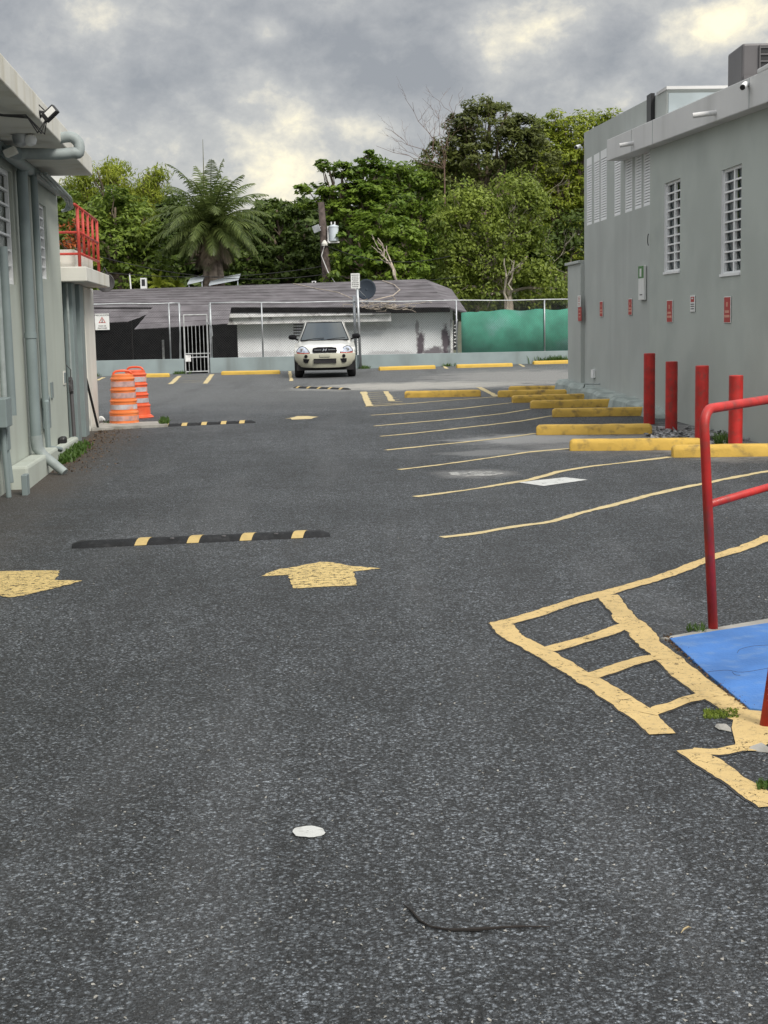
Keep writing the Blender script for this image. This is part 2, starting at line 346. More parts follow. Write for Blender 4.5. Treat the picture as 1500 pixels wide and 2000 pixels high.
MT = dict(
 asphalt=asphalt('asphalt'),
 soil=mat('soil', (.07, .075, .04), .95, var=.4, vscale=.6, bump=.5),
 cream=paint('cream road paint', (.60, .435, .19), .33),
 darkrim=paint('tar edge beside paint', (.028, .027, .027), .30, 30),
 creamfar=paint('thin cream road paint', (.58, .47, .25), .24),
 arrow=paint('worn yellow arrow paint', (.64, .48, .20), .42, 22),
 white=paint('white road paint', (.56, .57, .56), .2), stainw=paint('thin whitish stain', (.40, .40, .39), .48, 5, dirt=(.2, .2, .2)),
 bluepad=mat('blue painted concrete', (.052, .175, .475), .65, var=.14, vscale=3, bump=.3, bscale=60, grime=(.16, .27, .46), gscale=9, gamt=.5),
 lwall=mat('pale grey green stucco', (.42, .455, .41), .85, var=.05, vscale=1.1, bump=.25, bscale=90, grime=(.33, .34, .29), gscale=1.4, gamt=.45, streak=True),
 lpipe=mat('grey green painted pipe', (.20, .245, .25), .5, var=.08, vscale=3),
 rwall=mat('grey green stucco', (.425, .46, .432), .88, var=.06, vscale=.9, bump=.3, bscale=80, grime=(.33, .36, .345), gscale=1.1, gamt=.45),
 rwall2=mat('grey stucco', (.425, .452, .435), .88, var=.06, vscale=.9, bump=.3, bscale=80, grime=(.36, .375, .37), gscale=2.4, gamt=.5, streak=True),
 trimwhite=mat('off white painted concrete', (.66, .65, .60), .8, var=.05, vscale=2, bump=.15, bscale=60, grime=(.42, .38, .27), gscale=2.2, gamt=.6, streak=True),
 fascia=mat('pale grey painted concrete', (.62, .62, .62), .8, var=.04, vscale=1.2, bump=.15, bscale=60, grime=(.36, .36, .35), gscale=1.6, gamt=.4, streak=True),
 wframe=mat('white window frame', (.82, .83, .84), .5, var=.03),
 red=mat('red enamel', (.47, .024, .02), .5, var=.2, vscale=6, coat=.05, bump=.15, bscale=40, grime=(.22, .05, .04), gscale=13, gamt=.7),
 redrail=mat('faded red paint', (.46, .05, .035), .5, var=.2, vscale=8),
 yellow=mat('yellow painted concrete', (.60, .385, .075), .8, var=.1, vscale=4, bump=.45, bscale=50, grime=(.13, .10, .06), gscale=7, gamt=.75),
 yellowfar=mat('yellow painted concrete, clean', (.64, .42, .08), .8, var=.1, vscale=4, bump=.4, bscale=50, grime=(.3, .2, .08), gscale=4, gamt=.4),
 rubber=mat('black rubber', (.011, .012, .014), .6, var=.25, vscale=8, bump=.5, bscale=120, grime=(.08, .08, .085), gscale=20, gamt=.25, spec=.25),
 humpyel=mat('yellow rubber inlay', (.50, .37, .15), .7, var=.15, vscale=14, grime=(.2, .15, .06), gscale=14, gamt=.5),
 orange=mat('orange drum plastic', (.76, .20, .055), .45, var=.08, vscale=4, grime=(.75, .30, .14), gscale=5, gamt=.5),
 orangered=mat('reddish orange drum plastic', (.74, .115, .045), .45, var=.1, vscale=4, grime=(.7, .25, .12), gscale=5, gamt=.4),
 reflect=mat('scuffed reflective tape', (.47, .45, .48), .5, var=.2, vscale=8, grime=(.72, .24, .10), gscale=6, gamt=.95),
 reflect2=mat('orange tinted reflective tape', (.50, .33, .32), .5, var=.25, vscale=10, grime=(.72, .22, .07), gscale=5, gamt=.95),
 blackpl=mat('black plastic', (.012, .012, .014), .45, var=.1),
 galv=mat('galvanised steel', (.42, .44, .46), .45, .7, var=.15, vscale=6),
 wire=mat('chain link wire', (.07, .072, .078), .7, .0, var=.1),
 lowwall=mat('blue grey painted low wall', (.27, .325, .335), .9, var=.1, vscale=1.2, bump=.3, grime=(.14, .155, .15), gscale=1.4, gamt=.6, streak=True),
 roofing=mat('weathered grey felt roof', (.115, .105, .115), .9, var=.25, vscale=1.2, bump=.6, bscale=14, grime=(.21, .20, .215), gscale=1.6, gamt=.6, detail=9),
 darkwood=mat('dark stained board', (.025, .018, .018), .85, var=.5, vscale=4),
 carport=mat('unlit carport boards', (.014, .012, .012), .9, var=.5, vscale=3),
 housewall=mat('white mildewed stucco', (.86, .88, .91), .85, var=.04, vscale=1, bump=.2, grime=(.5, .5, .53), gscale=1.1, gamt=.4, streak=True),
 beam=mat('peeling white beam', (.80, .80, .80), .85, var=.1, vscale=4, grime=(.14, .12, .13), gscale=3.5, gamt=.85),
 
 slatdark=mat('dark slat gap', (.05, .045, .045), .9),
 netting=mat('green shade netting', (.07, .30, .215), .85, var=.25, vscale=1.3, bump=.6, bscale=5, grime=(.20, .40, .38), gscale=.9, gamt=.85),
 dish=mat('dark grey dish paint', (.03, .042, .06), .8, var=.1),
 acgrey=mat('brown grey sheet metal', (.115, .11, .115), .5, .2, var=.1),
 acfin=mat('dark condenser fins', (.03, .03, .033), .6, .3, var=.2),
 bark=mat('bark', (.16, .125, .095), .95, var=.35, vscale=5, bump=.8, bscale=20),
 palebark=mat('pale bare wood', (.42, .36, .30), .9, var=.2, vscale=5),
 twigwood=mat('weathered twigs', (.30, .27, .22), .9, var=.2, vscale=5),
 deadbark=mat('reddish bare twigs', (.17, .11, .09), .9, var=.2, vscale=5),
 palmbark=mat('grey palm trunk', (.30, .245, .20), .95, var=.3, vscale=6, bump=.7, bscale=10),
 polewood=mat('utility pole wood', (.085, .065, .058), .95, var=.4, vscale=5, bump=.5),
 gatewhite=mat('weathered white gate paint', (.42, .43, .44), .7, var=.2, vscale=6),
 panelgrey=mat('grey blue panel', (.33, .38, .40), .5, var=.15, vscale=1.5),
 tank=mat('pale grey transformer paint', (.60, .66, .72), .4, var=.05),
 carpaint=mat('champagne car paint', (.72, .72, .69), .28, .15, var=.02, coat=.6),
 carpaint2=mat('sand beige lower bumper', (.46, .45, .36), .42, .05, var=.03, coat=.2),
 tyre=mat('tyre rubber', (.012, .012, .013), .85, var=.2),
 rim=mat('alloy rim', (.35, .36, .37), .35, .8),
 carblack=mat('black grille plastic', (.008, .008, .010), .75, spec=.15),
 chrome=mat('chrome', (.75, .76, .78), .12, 1.0, var=.02),
 lens=mat('headlamp lens', (.50, .55, .66), .1, .3, var=.3, vscale=14, coat=1.),
 amber=mat('red amber lens', (.50, .06, .03), .25, var=.1),
 signwhite=mat('white sign plate', (.72, .73, .72), .5, var=.04, vscale=6),
 signred=mat('red sign plate', (.42, .035, .03), .5, var=.08, vscale=12),
 signtan=mat('pale red lettering strip', (.62, .30, .22), .6, var=.1, vscale=30),
 signgreen=mat('green sign print', (.06, .20, .05), .5, var=.15, vscale=14),
 ink=mat('black ink', (.03, .03, .035), .6),
 pvc=mat('weathered grey conduit', (.28, .32, .32), .6, var=.15, vscale=7, grime=(.2, .2, .2), gscale=8, gamt=.5),
 cable=mat('black cable', (.015, .015, .016), .6),
 concrete=mat('bare concrete', (.32, .31, .285), .92, var=.2, vscale=5, bump=.5, bscale=30, grime=(.14, .13, .10), gscale=3, gamt=.5),
 rubble=mat('broken grey stone', (.26, .26, .265), .95, var=.35, vscale=14, bump=.6),
 footing=mat('rough grey green footing', (.30, .345, .33), .95, var=.2, vscale=4, bump=.8, bscale=14, grime=(.42, .45, .43), gscale=3, gamt=.5),
 cloth=mat('dirty white cloth', (.7, .69, .66), .9, var=.1),
 stick=mat('dark twig', (.022, .018, .016), .9, var=.3),
 dry=mat('dry leaf', (.30, .24, .14), .9, var=.3),
 brownleaf=leafmat('brown leaf litter', (.05, .028, .014), (.17, .10, .05), 2, .1),
 weed=leafmat('weed leaves', (0.045, 0.100, 0.015), (0.093, 0.160, 0.034), 3, .3),
 l_dark=leafmat('dark broad leaves', (.040, .085, .013), (.25, .34, .055), .45),
 l_deep=leafmat('deep green leaves', (0.031, 0.065, 0.012), (0.128, 0.183, 0.035), .4),
 l_mid=leafmat('mid green leaves', (0.058, 0.124, 0.013), (0.246, 0.347, 0.047), .5),
 l_lime=leafmat('yellow green leaves', (0.130, 0.195, 0.016), (0.393, 0.443, 0.058), .45, .4),
 l_olive=leafmat('olive vine leaves', (.075, .12, .018), (.34, .42, .075), .6),
 l_brown=leafmat('brownish green leaves', (.045, .060, .016), (.19, .22, .055), .7),
 l_flame=leafmat('orange flame blossom', (.25, .06, .015), (.50, .13, .03), 2, .3),
 l_palm=leafmat('palm leaflets', (.045, .075, .018), (.19, .24, .07), .7, .35, .45),
 l_palmold=leafmat('faded palm leaflets', (.09, .10, .05), (.26, .25, .15), .9, .2),
 l_palmdead=leafmat('dead palm leaflets', (.12, .09, .065), (.30, .24, .18), .9, .1),
 skin=mat('x', (.5, .5, .5)),
)
def mildew(m, spots):
    t = m.node_tree; b = t.nodes['Principled BSDF']; src = b.inputs['Base Color'].links[0].from_socket
    co = t.nodes.new('ShaderNodeNewGeometry').outputs['Position']; sx = t.nodes.new('ShaderNodeSeparateXYZ'); t.links.new(co, sx.inputs[0])
    n = t.nodes.new('ShaderNodeTexNoise'); n.inputs['Scale'].default_value = 3.2; n.inputs['Detail'].default_value = 9; n.inputs['Roughness'].default_value = .75; t.links.new(co, n.inputs['Vector'])
    for cx, cz, rx, rz, amt in spots:
        ux = math_n(t, 'DIVIDE', math_n(t, 'SUBTRACT', sx.outputs[0], cx), rx); uz = math_n(t, 'DIVIDE', math_n(t, 'SUBTRACT', sx.outputs[2], cz), rz)
        d = math_n(t, 'SQRT', math_n(t, 'ADD', math_n(t, 'MULTIPLY', ux, ux), math_n(t, 'MULTIPLY', uz, uz)))
        d = math_n(t, 'ADD', d, math_n(t, 'MULTIPLY', math_n(t, 'SUBTRACT', n.outputs['Fac'], .5), 2.4))
        mx = t.nodes.new('ShaderNodeMix'); mx.data_type = 'RGBA'; t.links.new(sstep(t, d, .55, 1.1, amt, 0), mx.inputs[0]); t.links.new(src, mx.inputs[6]); mx.inputs[7].default_value = (.085, .06, .08, 1); src = mx.outputs[2]
    t.links.new(src, b.inputs['Base Color'])
def glassmat(name, col, rough=.06, spec=.8):
    m = bpy.data.materials.new(name); m.use_nodes = True; b = m.node_tree.nodes['Principled BSDF']
    b.inputs['Base Color'].default_value = (*col, 1); b.inputs['Roughness'].default_value = rough; b.inputs['Specular IOR Level'].default_value = spec; b.inputs['Coat Weight'].default_value = .6
    b.inputs['Coat Roughness'].default_value = .03
    return m
MT['glass'] = glassmat('dark window glass', (.035, .055, .06))
MT['frost'] = glassmat('frosted window glass', (.30, .33, .31), .3)
MT['carglass'] = glassmat('tinted car glass', (.022, .036, .048), .10, .45)
def emis(name, col, s):
    m = bpy.data.materials.new(name); m.use_nodes = True; b = m.node_tree.nodes['Principled BSDF']
    b.inputs['Base Color'].default_value = (*col, 1); b.inputs['Roughness'].default_value = .2; return m
MT['lampglass'] = emis('lamp glass', (.8, .8, .78), 0)

# ================================================================== SETTING
g = MB(); g.poly([(-900, -300, -.75), (900, -300, -.75), (900, 1500, -.75), (-900, 1500, -.75)])
tag(g.build('ground', MT['soil']), kind='structure')

# fence line behind the bays
FA = Vector((-16.0, 47.2 - 6.6 * .232, 0)); FB = Vector((14.0, 47.2 + 23.4 * .232, 0))
fdir = (FB - FA).normalized(); fnrm = Vector((fdir.y, -fdir.x, 0))   # towards the camera
def FP(x, y, off=0.0):          # pixel -> point on the (offset) fence plane
    d = ray(x, y); A = FA + fnrm * off
    t = ((A.x - CAM[0]) * fnrm.x + (A.y - CAM[1]) * fnrm.y) / (d[0] * fnrm.x + d[1] * fnrm.y); return Vector(CAM + t * d)
def FS(s, z, off=0.0): p = FA + fdir * s + fnrm * off; return Vector((p.x, p.y, z))
def fs_of(x, y=700): return (FP(x, y) - FA).dot(fdir)
g = MB()
nx, ny = 60, 70
pa = [(-24, -14), (24, -14)]
b0 = FA + fnrm * .02 + fdir * (-8); b1 = FB + fnrm * .02 + fdir * 10
g.poly([(-24, -14, 0), (24, -14, 0), (b1.x, b1.y, 0), (b0.x, b0.y, 0)], .8)
tag(g.build('asphalt_lot', MT['asphalt']), kind='structure')

# ------------------------------------------------------------------ painted markings
def strip(mb, pts, w, z=.004, mi=0, wob=.012, step=.05):
    pts = [Vector((p[0], p[1], 0)) for p in pts]
    P = []
    for a, b in zip(pts[:-1], pts[1:]):
        n = max(1, int((b - a).length / step))
        for i in range(n): P.append(a.lerp(b, i / n))
    P.append(pts[-1])
    for _ in range(3):
        P = [P[0]] + [(P[i - 1] + P[i] * 2 + P[i + 1]) / 4 for i in range(1, len(P) - 1)] + [P[-1]]
    Ls, Rs = [], []; wl = wr = 0
    for i, p in enumerate(P):
        d = (P[min(i + 1, len(P) - 1)] - P[max(i - 1, 0)]).normalized(); n = Vector((-d.y, d.x, 0))
        wl = wl * .8 + random.gauss(0, wob) * .45; wr = wr * .8 + random.gauss(0, wob) * .45
        Ls.append(p + n * (w / 2 + wl)); Rs.append(p - n * (w / 2 + wr))
    vs = [(p.x, p.y, z) for p in Ls + Rs]; n = len(P)
    mb.add(vs, [(i + n, i + 1 + n, i + 1, i) for i in range(n - 1)], mi); return mb
def gpx(L_, z=.004): return [G(x, y, z) for x, y in L_]
lines = [
 ('longest cream bay line, the one nearest the camera', [(862, 1049), (920, 1043), (1010, 1027), (1070, 1020), (1130, 1003), (1190, 988), (1260, 969), (1330, 953), (1400, 939), (1500, 920), (1600, 903)]),
 ('cream bay line just beyond the longest one, passing above the white square', [(811, 970), (880, 961), (950, 951), (1040, 936), (1095, 920), (1150, 911), (1230, 902), (1310, 892)]),
 ('cream bay line running to the wheel stop beneath the third red bollard', [(779, 917), (850, 909), (950, 895), (1040, 882), (1112, 876)]),
 ('cream bay line crossing the dried grey mud patch', [(754, 879), (830, 871), (920, 862), (1000, 853), (1048, 846)]),
 ('cream bay line ending near the fifth wheel stop', [(743, 852), (800, 847), (900, 836), (960, 829), (1020, 822), (1078, 812)]),
 ('cream bay line ending near the fourth wheel stop', [(731, 832), (800, 826), (900, 817), (980, 808), (1036, 799)]),
 ('cream bay line ending near the third wheel stop', [(725, 811), (800, 806), (900, 798), (960, 791), (1003, 786)]),
 ('short cream line closing the hatched corner bay', [(714, 794), (780, 790), (860, 783), (940, 777), (968, 775)]),
]
for lab, L_ in lines:
    o = strip(MB(), gpx(L_), .085, wob=.012).build('bay_line', MT['creamfar']); tag(o, lab, 'road marking', 'cream lines between the angled bays')
for lab, a, b, w in [('cream bay line just left of the parked car', (566, 725), (569, 744), .10), ('short cream line left of the near drum, by the far low wall', (189, 743), (203, 737), .12),
                  ('broken cream line between the second and third far wheel stop, right of the car', (865, 714), (873, 720), .1),
                  ('cream diagonal line beside the lone wheel stop in mid lot', (935, 756), (970, 774), .13), ('tiny cream line between the two rightmost far wheel stops', (1010, 709), (1024, 716), .1)]:
    tag(strip(MB(), gpx([a, b]), w).build('bay_line', MT['creamfar']), lab, 'road marking')
# ladder shaped box by the gate
m = MB(); strip(m, gpx([(351, 734), (333, 750)]), .14); strip(m, gpx([(414, 731), (401, 749)]), .14)
for k in range(5):
    y = 734 + k * 3.4; strip(m, gpx([(352 - k * 4, y), (412 - k * 2.7, y - 2)]), .05, .0045)
tag(m.build('hatched_box', MT['creamfar']), 'small hatched yellow box painted in front of the metal gate', 'road marking')
m = MB(); strip(m, gpx([(710, 765), (722, 794)]), .14); strip(m, gpx([(753, 764), (766, 783)]), .12)
for k in range(7):
    y = 767 + k * 3.8; strip(m, gpx([(713 + k * 1.5, y), (756 + k * 6, y - 2)]), .06, .0045)
tag(m.build('hatched_box', MT['creamfar']), 'hatched yellow corner box left of the lone wheel stop', 'road marking')
# near hatched walkway box, traced in crop coordinates
rim_m = MB()
def cp(x, y): return (940 + x / 2.679, 1130 + y / 2.679)
m = MB()
def cs(L_, w, z):
    st_ = random.getstate(); strip(rim_m, gpx([cp(*p) for p in L_], z), w + .022, .0025 + z * .05, wob=.008, step=.03); random.setstate(st_); strip(m, gpx([cp(*p) for p in L_], z), w, z, wob=.008, step=.03)
cs([(70, 240), (250, 197), (440, 132), (640, 76), (830, 22), (940, -8), (1080, -60), (1230, -118), (1380, -165), (1520, -225)], .105, .004)
cs([(95, 225), (150, 290), (200, 322), (380, 422), (600, 548), (760, 655), (870, 735), (945, 812)], .115, .0044)
cs([(655, 85), (760, 210), (900, 352), (1050, 480), (1180, 590), (1300, 660), (1400, 705)], .135, .0048)
cs([(340, 372), (560, 312), (780, 240)], .10, .0052)
cs([(570, 512), (780, 440), (870, 415), (1030, 400)], .09, .0056)
cs([(870, 705), (1040, 640), (1190, 600)], .08, .0060)
hb_ = tag(m.build('hatched_box', MT['cream']), 'large cream painted ladder shaped box beside the blue ramp', 'road marking'); rim_m.build('dark_rim', MT['darkrim'], hb_); rim_m = MB()
m = MB()
cs([(1085, 893), (1200, 965), (1300, 1030), (1400, 1100), (1520, 1190)], .10, .004)
cs([(1100, 897), (1240, 915), (1360, 880), (1480, 850)], .075, .0044)
cs([(1330, 720), (1400, 740), (1420, 830), (1500, 850)], .10, .0048)
m.add([tuple(G(*cp(*p), .0052)) for p in [(1320, 900), (1330, 860), (1310, 780), (1320, 730), (1400, 690), (1540, 690), (1540, 840), (1440, 900)][::-1]], [tuple(range(8))])
hb_ = tag(m.build('painted_edge', MT['cream']), 'rough cream paint around the foot of the nearer red handrail', 'road marking'); rim_m.build('dark_rim', MT['darkrim'], hb_)
def arrow(pts, name_label, matk='arrow'):
    m = MB(); P = [G(x, y, .004) for x, y in pts]
    c = sum(P) / len(P)
    # densify with ragged edge
    Q = []
    for a, b in zip(P, P[1:] + P[:1]):
        n = max(1, int(np.linalg.norm(b - a) / .04))
        for i in range(n):
            q = a + (b - a) * i / n; Q.append((q[0] + random.gauss(0, .006), q[1] + random.gauss(0, .006), .004))
    m.add(Q, [tuple(range(len(Q)))])
    bm = bmesh.new(); 
    o = m.build('direction_arrow', MT[matk]); tag(o, name_label, 'road marking', 'yellow direction arrows')
    if o.data.polygons[0].normal.z < 0: o.data.flip_normals()
arrow([(508, 1125), (540, 1113), (590, 1104), (625, 1097), (650, 1098), (680, 1105), (745, 1110), (690, 1116), (697, 1143), (650, 1145), (573, 1149), (562, 1123)], 'worn yellow arrow pointing ahead in the middle of the near lane')
arrow([(-30, 1116), (60, 1114), (116, 1114), (106, 1133), (160, 1134), (110, 1148), (45, 1163), (20, 1167), (-20, 1160), (-80, 1140)], 'yellow arrow pointing back towards the camera at the left edge of the photo')
arrow([(556, 818), (572, 815), (582, 812.5), (600, 812.5), (622, 814), (612, 816), (608, 818), (570, 819.5), (568, 817)], 'small faded arrow far down the lane beyond the second speed hump', 'creamfar')
m = MB(); P = [G(x, y, .005) for x, y in [(1012, 942), (1062, 949), (1148, 937), (1103, 932)]]
m.add(P, [(0, 1, 2, 3)]); o = m.build('white_patch', MT['white']); tag(o, 'clean white painted square in the second bay', 'road marking')
def blob(px, n=40, z=.005, amp=.18):
    c = np.array(G(*px[0], z)); a = np.array(G(px[0][0] + px[1], px[0][1], z)) - c; b = np.array(G(px[0][0], px[0][1] - px[2], z)) - c
    w = [random.gauss(0, amp) for _ in range(n)]; w = [(w[i - 1] + w[i] + w[(i + 1) % n]) / 3 for i in range(n)]
    return [tuple(c + (a * math.cos(t) + b * math.sin(t)) * (1 + w[i])) for i, t in enumerate(2 * math.pi * k / n for k in range(n))]
m = MB(); q = blob(((928, 925), 50, 5)); m.add(q, [tuple(range(len(q)))]); tag(m.build('white_patch', MT['stainw']), 'pale whitish stain in the third bay, beyond the white square', 'road marking')
m = MB(); q = blob(((603, 1624), 33, 11), amp=.07); m.add(q, [tuple(range(len(q)))]); tag(m.build('white_patch', MT['white']), 'small white oval of paint on the near asphalt', 'road marking')
if 1:
    for o in [o for o in bpy.data.objects if o.name.startswith('white_patch')]:
        if o.data.polygons[0].normal.z < 0: o.data.flip_normals()

# blue ramp pad
m = MB(); P = [G(x, y, .014) for x, y in [(1308, 1246), (1380, 1313), (1463, 1382), (1500, 1386), (1640, 1400), (1700, 1185), (1500, 1216), (1400, 1231)]]
m.poly([tuple(p) for p in P], .014); o = m.build('blue_ramp', MT['bluepad'], bevel=.004); tag(o, kind='structure')
m = MB(); P = [G(x, y, .008) for x, y in [(1290, 1246), (1308, 1248), (1400, 1234), (1500, 1219), (1700, 1188), (1695, 1180), (1500, 1208), (1395, 1226)]]
m.poly([tuple(p) for p in P], .008); tag(m.build('ramp_edge', MT['concrete']), kind='structure')

# concrete kerb strip by the drums
m = MB(); P = [G(x, y, .05) for x, y in [(178, 836), (260, 831), (328, 828), (322, 822), (260, 824), (195, 826)]]
m.poly([tuple(p) for p in P], .05); tag(m.build('kerb', MT['concrete'], bevel=.01), kind='structure')

# ------------------------------------------------------------------ left building
base = WL.pt(16, 0)
LB = thing('office_building', 'pale green grey building on the left with drainpipes and a white roof slab', 'building', tuple(base))
def skin_wall(w, Y0, Y1, z0, zt0, zt1, openings, depth, back, off=0.):
    """front skin with real recesses; the body behind it is closed at ends and back"""
    m = MB(); ys = sorted({Y0, Y1, *[o[0] for o in openings], *[o[1] for o in openings]}); zs = sorted({z0, *[o[2] for o in openings], *[o[3] for o in openings]}) + [None]
    top = lambda Y: zt0 + (zt1 - zt0) * (Y - Y0) / (Y1 - Y0)
    for i in range(len(ys) - 1):
        for j in range(len(zs) - 1):
            a, b, lo, hi = ys[i], ys[i + 1], zs[j], zs[j + 1]
            if any(o[0] <= a and b <= o[1] and o[2] <= lo and hi is not None and hi <= o[3] for o in openings): continue
            h0, h1 = (top(a), top(b)) if hi is None else (hi, hi)
            m.add([w.pt(a, lo, off), w.pt(b, lo, off), w.pt(b, h1, off), w.pt(a, h0, off)], [(0, 1, 2, 3)])
    for a, b, lo, hi in openings:
        f = [w.pt(a, lo, off), w.pt(b, lo, off), w.pt(b, hi, off), w.pt(a, hi, off)]; k = [w.pt(a, lo, off - depth), w.pt(b, lo, off - depth), w.pt(b, hi, off - depth), w.pt(a, hi, off - depth)]
        m.add(f + k, [(0, 1, 5, 4), (1, 2, 6, 5), (2, 3, 7, 6), (3, 0, 4, 7), (4, 5, 6, 7)])
    f = [w.pt(Y0, z0, off), w.pt(Y1, z0, off), w.pt(Y1, zt1, off), w.pt(Y0, zt0, off)]; k = [w.pt(Y0, z0, -back), w.pt(Y1, z0, -back), w.pt(Y1, zt1, -back), w.pt(Y0, zt0, -back)]
    m.add(f + k, [(1, 2, 6, 5), (2, 3, 7, 6), (0, 3, 7, 4), (4, 5, 6, 7)])
    bm = bmesh.new(); 
    return m
# pixel helpers on the left wall
wa = WL.px(15, 335); wb = WL.px(15, 550); wc = WL.px(75, 400); wd = WL.px(88, 545)
LW1 = (13.2, float(wa[1]) + .25, float(wb[2]) - .02, float(wa[2]) + .02)
y0_, y1_ = float(WL.px(74, 400)[1]), float(WL.px(89, 400)[1]); LW2 = (y0_, y1_, float(wd[2]), float(WL.px(80, 398)[2]))
zj0, zj1 = 3.52, 3.50
skin_wall(WL, 2.0, 19.85, -.3, zj0, zj1, [LW1, LW2], .12, 7).build('wall', MT['lwall'], LB, autos=False)
def grid_window(parent, w, Y0, Y1, z0, z1, dep, cols, rows, glass='glass', bar=.022, off=0., frame=.05):
    pane = None
    f = MB(); o0, o1 = off - dep + .045, off - dep + .085
    f.wbox(w, Y0, Y1, z0, z0 + frame, o0, o1); f.wbox(w, Y0, Y1, z1 - frame, z1, o0, o1); f.wbox(w, Y0, Y0 + frame, z0 + frame, z1 - frame, o0, o1); f.wbox(w, Y1 - frame, Y1, z0 + frame, z1 - frame, o0, o1)
    for c in range(1, cols):
        y = Y0 + frame + (Y1 - Y0 - 2 * frame) * c / cols; f.wbox(w, y - bar * 1.3, y + bar * 1.3, z0 + frame, z1 - frame, o0, o1 - .004)
    for r in range(1, rows):
        z = z0 + frame + (z1 - z0 - 2 * frame) * r / rows; f.wbox(w, Y0 + frame, Y1 - frame, z - bar / 2, z + bar / 2, o0 + .003, o1 - .002)
    fr = f.build('window', MT['wframe'], parent)
    # each row of jalousie glass is tilted a little
    p = MB()
    for r in range(rows):
        za = z0 + frame + (z1 - z0 - 2 * frame) * r / rows; zb = z0 + frame + (z1 - z0 - 2 * frame) * (r + 1) / rows
        t = random.uniform(-.006, .010)
        p.hexa([w.pt(Y0 + .01, za, o0 - .03 + t), w.pt(Y0 + .01, za, o0 - .036 + t), w.pt(Y1 - .01, za, o0 - .036 + t), w.pt(Y1 - .01, za, o0 - .03 + t), w.pt(Y0 + .01, zb, o0 - .012), w.pt(Y0 + .01, zb, o0 - .018), w.pt(Y1 - .01, zb, o0 - .018), w.pt(Y1 - .01, zb, o0 - .012)])
    p.build('pane', MT[glass], fr)
    return fr
grid_window(LB, WL, LW1[0] + .02, LW1[1] - .02, LW1[2], LW1[3], .12, 3, 7, 'frost')
grid_window(LB, WL, LW2[0], LW2[1], LW2[2], LW2[3], .12, 2, 7, 'frost', frame=.035)
# roof slab
so = .66
a = WL.px(0, 160, so); b = WL.px(180, 345, so); c = WL.px(0, 100, so); d = WL.px(180, 318, so)
Yend = float(b[1])
def lin(P, Q, Y, k=2): return float(P[k] + (Q[k] - P[k]) * (Y - P[1]) / (Q[1] - P[1]))
zb = 3.53; th = .26
m = MB(); zA, zE = lin(a, b, 9.0), lin(a, b, Yend)
m.wbox(WL, 1.5, Yend, zb, zb + .20, -6.5, so, z0b=zb - .02, z1b=zb + .20)
m.build('roof_slab', MT['trimwhite'], LB, bevel=.012)
m = MB(); m.wbox(WL, Yend + .005, 19.9, zb - .03, zb + .02, -6.5, .06); m.build('roof_edge', MT['trimwhite'], LB)
m = MB(); m.wbox(WL, 1.6, 19.75, zb - .12, zb - .012, .004, .10); m.build('cornice', MT['lpipe'], LB, bevel=.02)
# base ledge
m = MB(); m.wbox(WL, 14.5, 17.0, -.3, .24, .003, .20, z1b=.22); m.wbox(WL, 17.003, 19.84, -.3, .15, .003, .13, z1b=.12); m.build('footing', MT['lwall'], LB, bevel=.03)
# low part beyond, with door canopy
m = MB(); m.wbox(WL, 19.853, 23.9, -.3, 2.3, -6, -.06); m.build('porch_wall', MT['lwall'], LB)
m = MB()
cA = DP(165, 525, 20.05); 
m.wbox(WL, 19.95, 23.55, 2.27, 2.47, -.30, .34); m.build('canopy', MT['trimwhite'], LB, bevel=.012)
m = MB(); m.wbox(WL, 20.6, 23.2, 2.475, 2.74, -1.6, .12); m.build('parapet', MT['trimwhite'], LB, bevel=.01)
for Ya, Yb in [(20.35, 20.75), (21.35, 21.85)]:
    m = MB(); m.wbox(WL, Ya, Yb, -.2, 2.266, -.055, .08); m.build('pilaster', MT['lpipe'], LB, bevel=.01)
m = MB(); m.wbox(WL, 22.5, 23.95, -.2, 2.262, -.058, .03); m.build('end_pilaster', MT['trimwhite'], LB, bevel=.012)
m = MB(); m.tube([WL.pt(20.2, 2.25, .03), WL.pt(20.2, .05, .03)], .018); m.build('conduit', MT['pvc'], LB)
# pipes
def wall_pipe(xy0, xy1, r, off, extra=None, name='drainpipe', mk='lpipe', n=12):
    p0 = WL.px(*xy0, off); p1 = WL.px(*xy1, off); Y = (p0[1] + p1[1]) / 2
    pts = [WL.pt(Y, float(p0[2]), off), WL.pt(Y, float(p1[2]), off)]
    m = MB(); m.tube(pts if not extra else extra(pts, Y), r, n); o = m.build(name, MT[mk], LB, smooth=False, autos=True)
    return Y, float(p0[2]), float(p1[2])
def bend(pts): return pts
e0 = WL.px(122, 268, so + .02)
Ybig, zt, _ = wall_pipe((36, 330), (76, 860), .062, .09)
m = MB()     # elbow and kicked out foot of the big pipe
m.tube([WL.pt(Ybig, .44, .09), WL.pt(Ybig, .30, .10), WL.pt(Ybig, .22, .16), WL.pt(Ybig - .1, .02, .40)], [.07, .07, .056, .052], 12); m.build('downspout_foot', MT['pvc'], LB, autos=True)
m = MB(); m.tube(smooth_path([WL.pt(Ybig, zt - .03, .09), WL.pt(Ybig, zt - .0, .10), WL.pt(Ybig + .05, zt + .05, .12), WL.pt(Ybig + .3, zt + .055, .12), WL.pt(float(e0[1]) - .16, zt + .055, .13), WL.pt(float(e0[1]) - .1, zt + .05, .24)]), .062, 12); m.build('drain_elbow', MT['lpipe'], LB, autos=True)
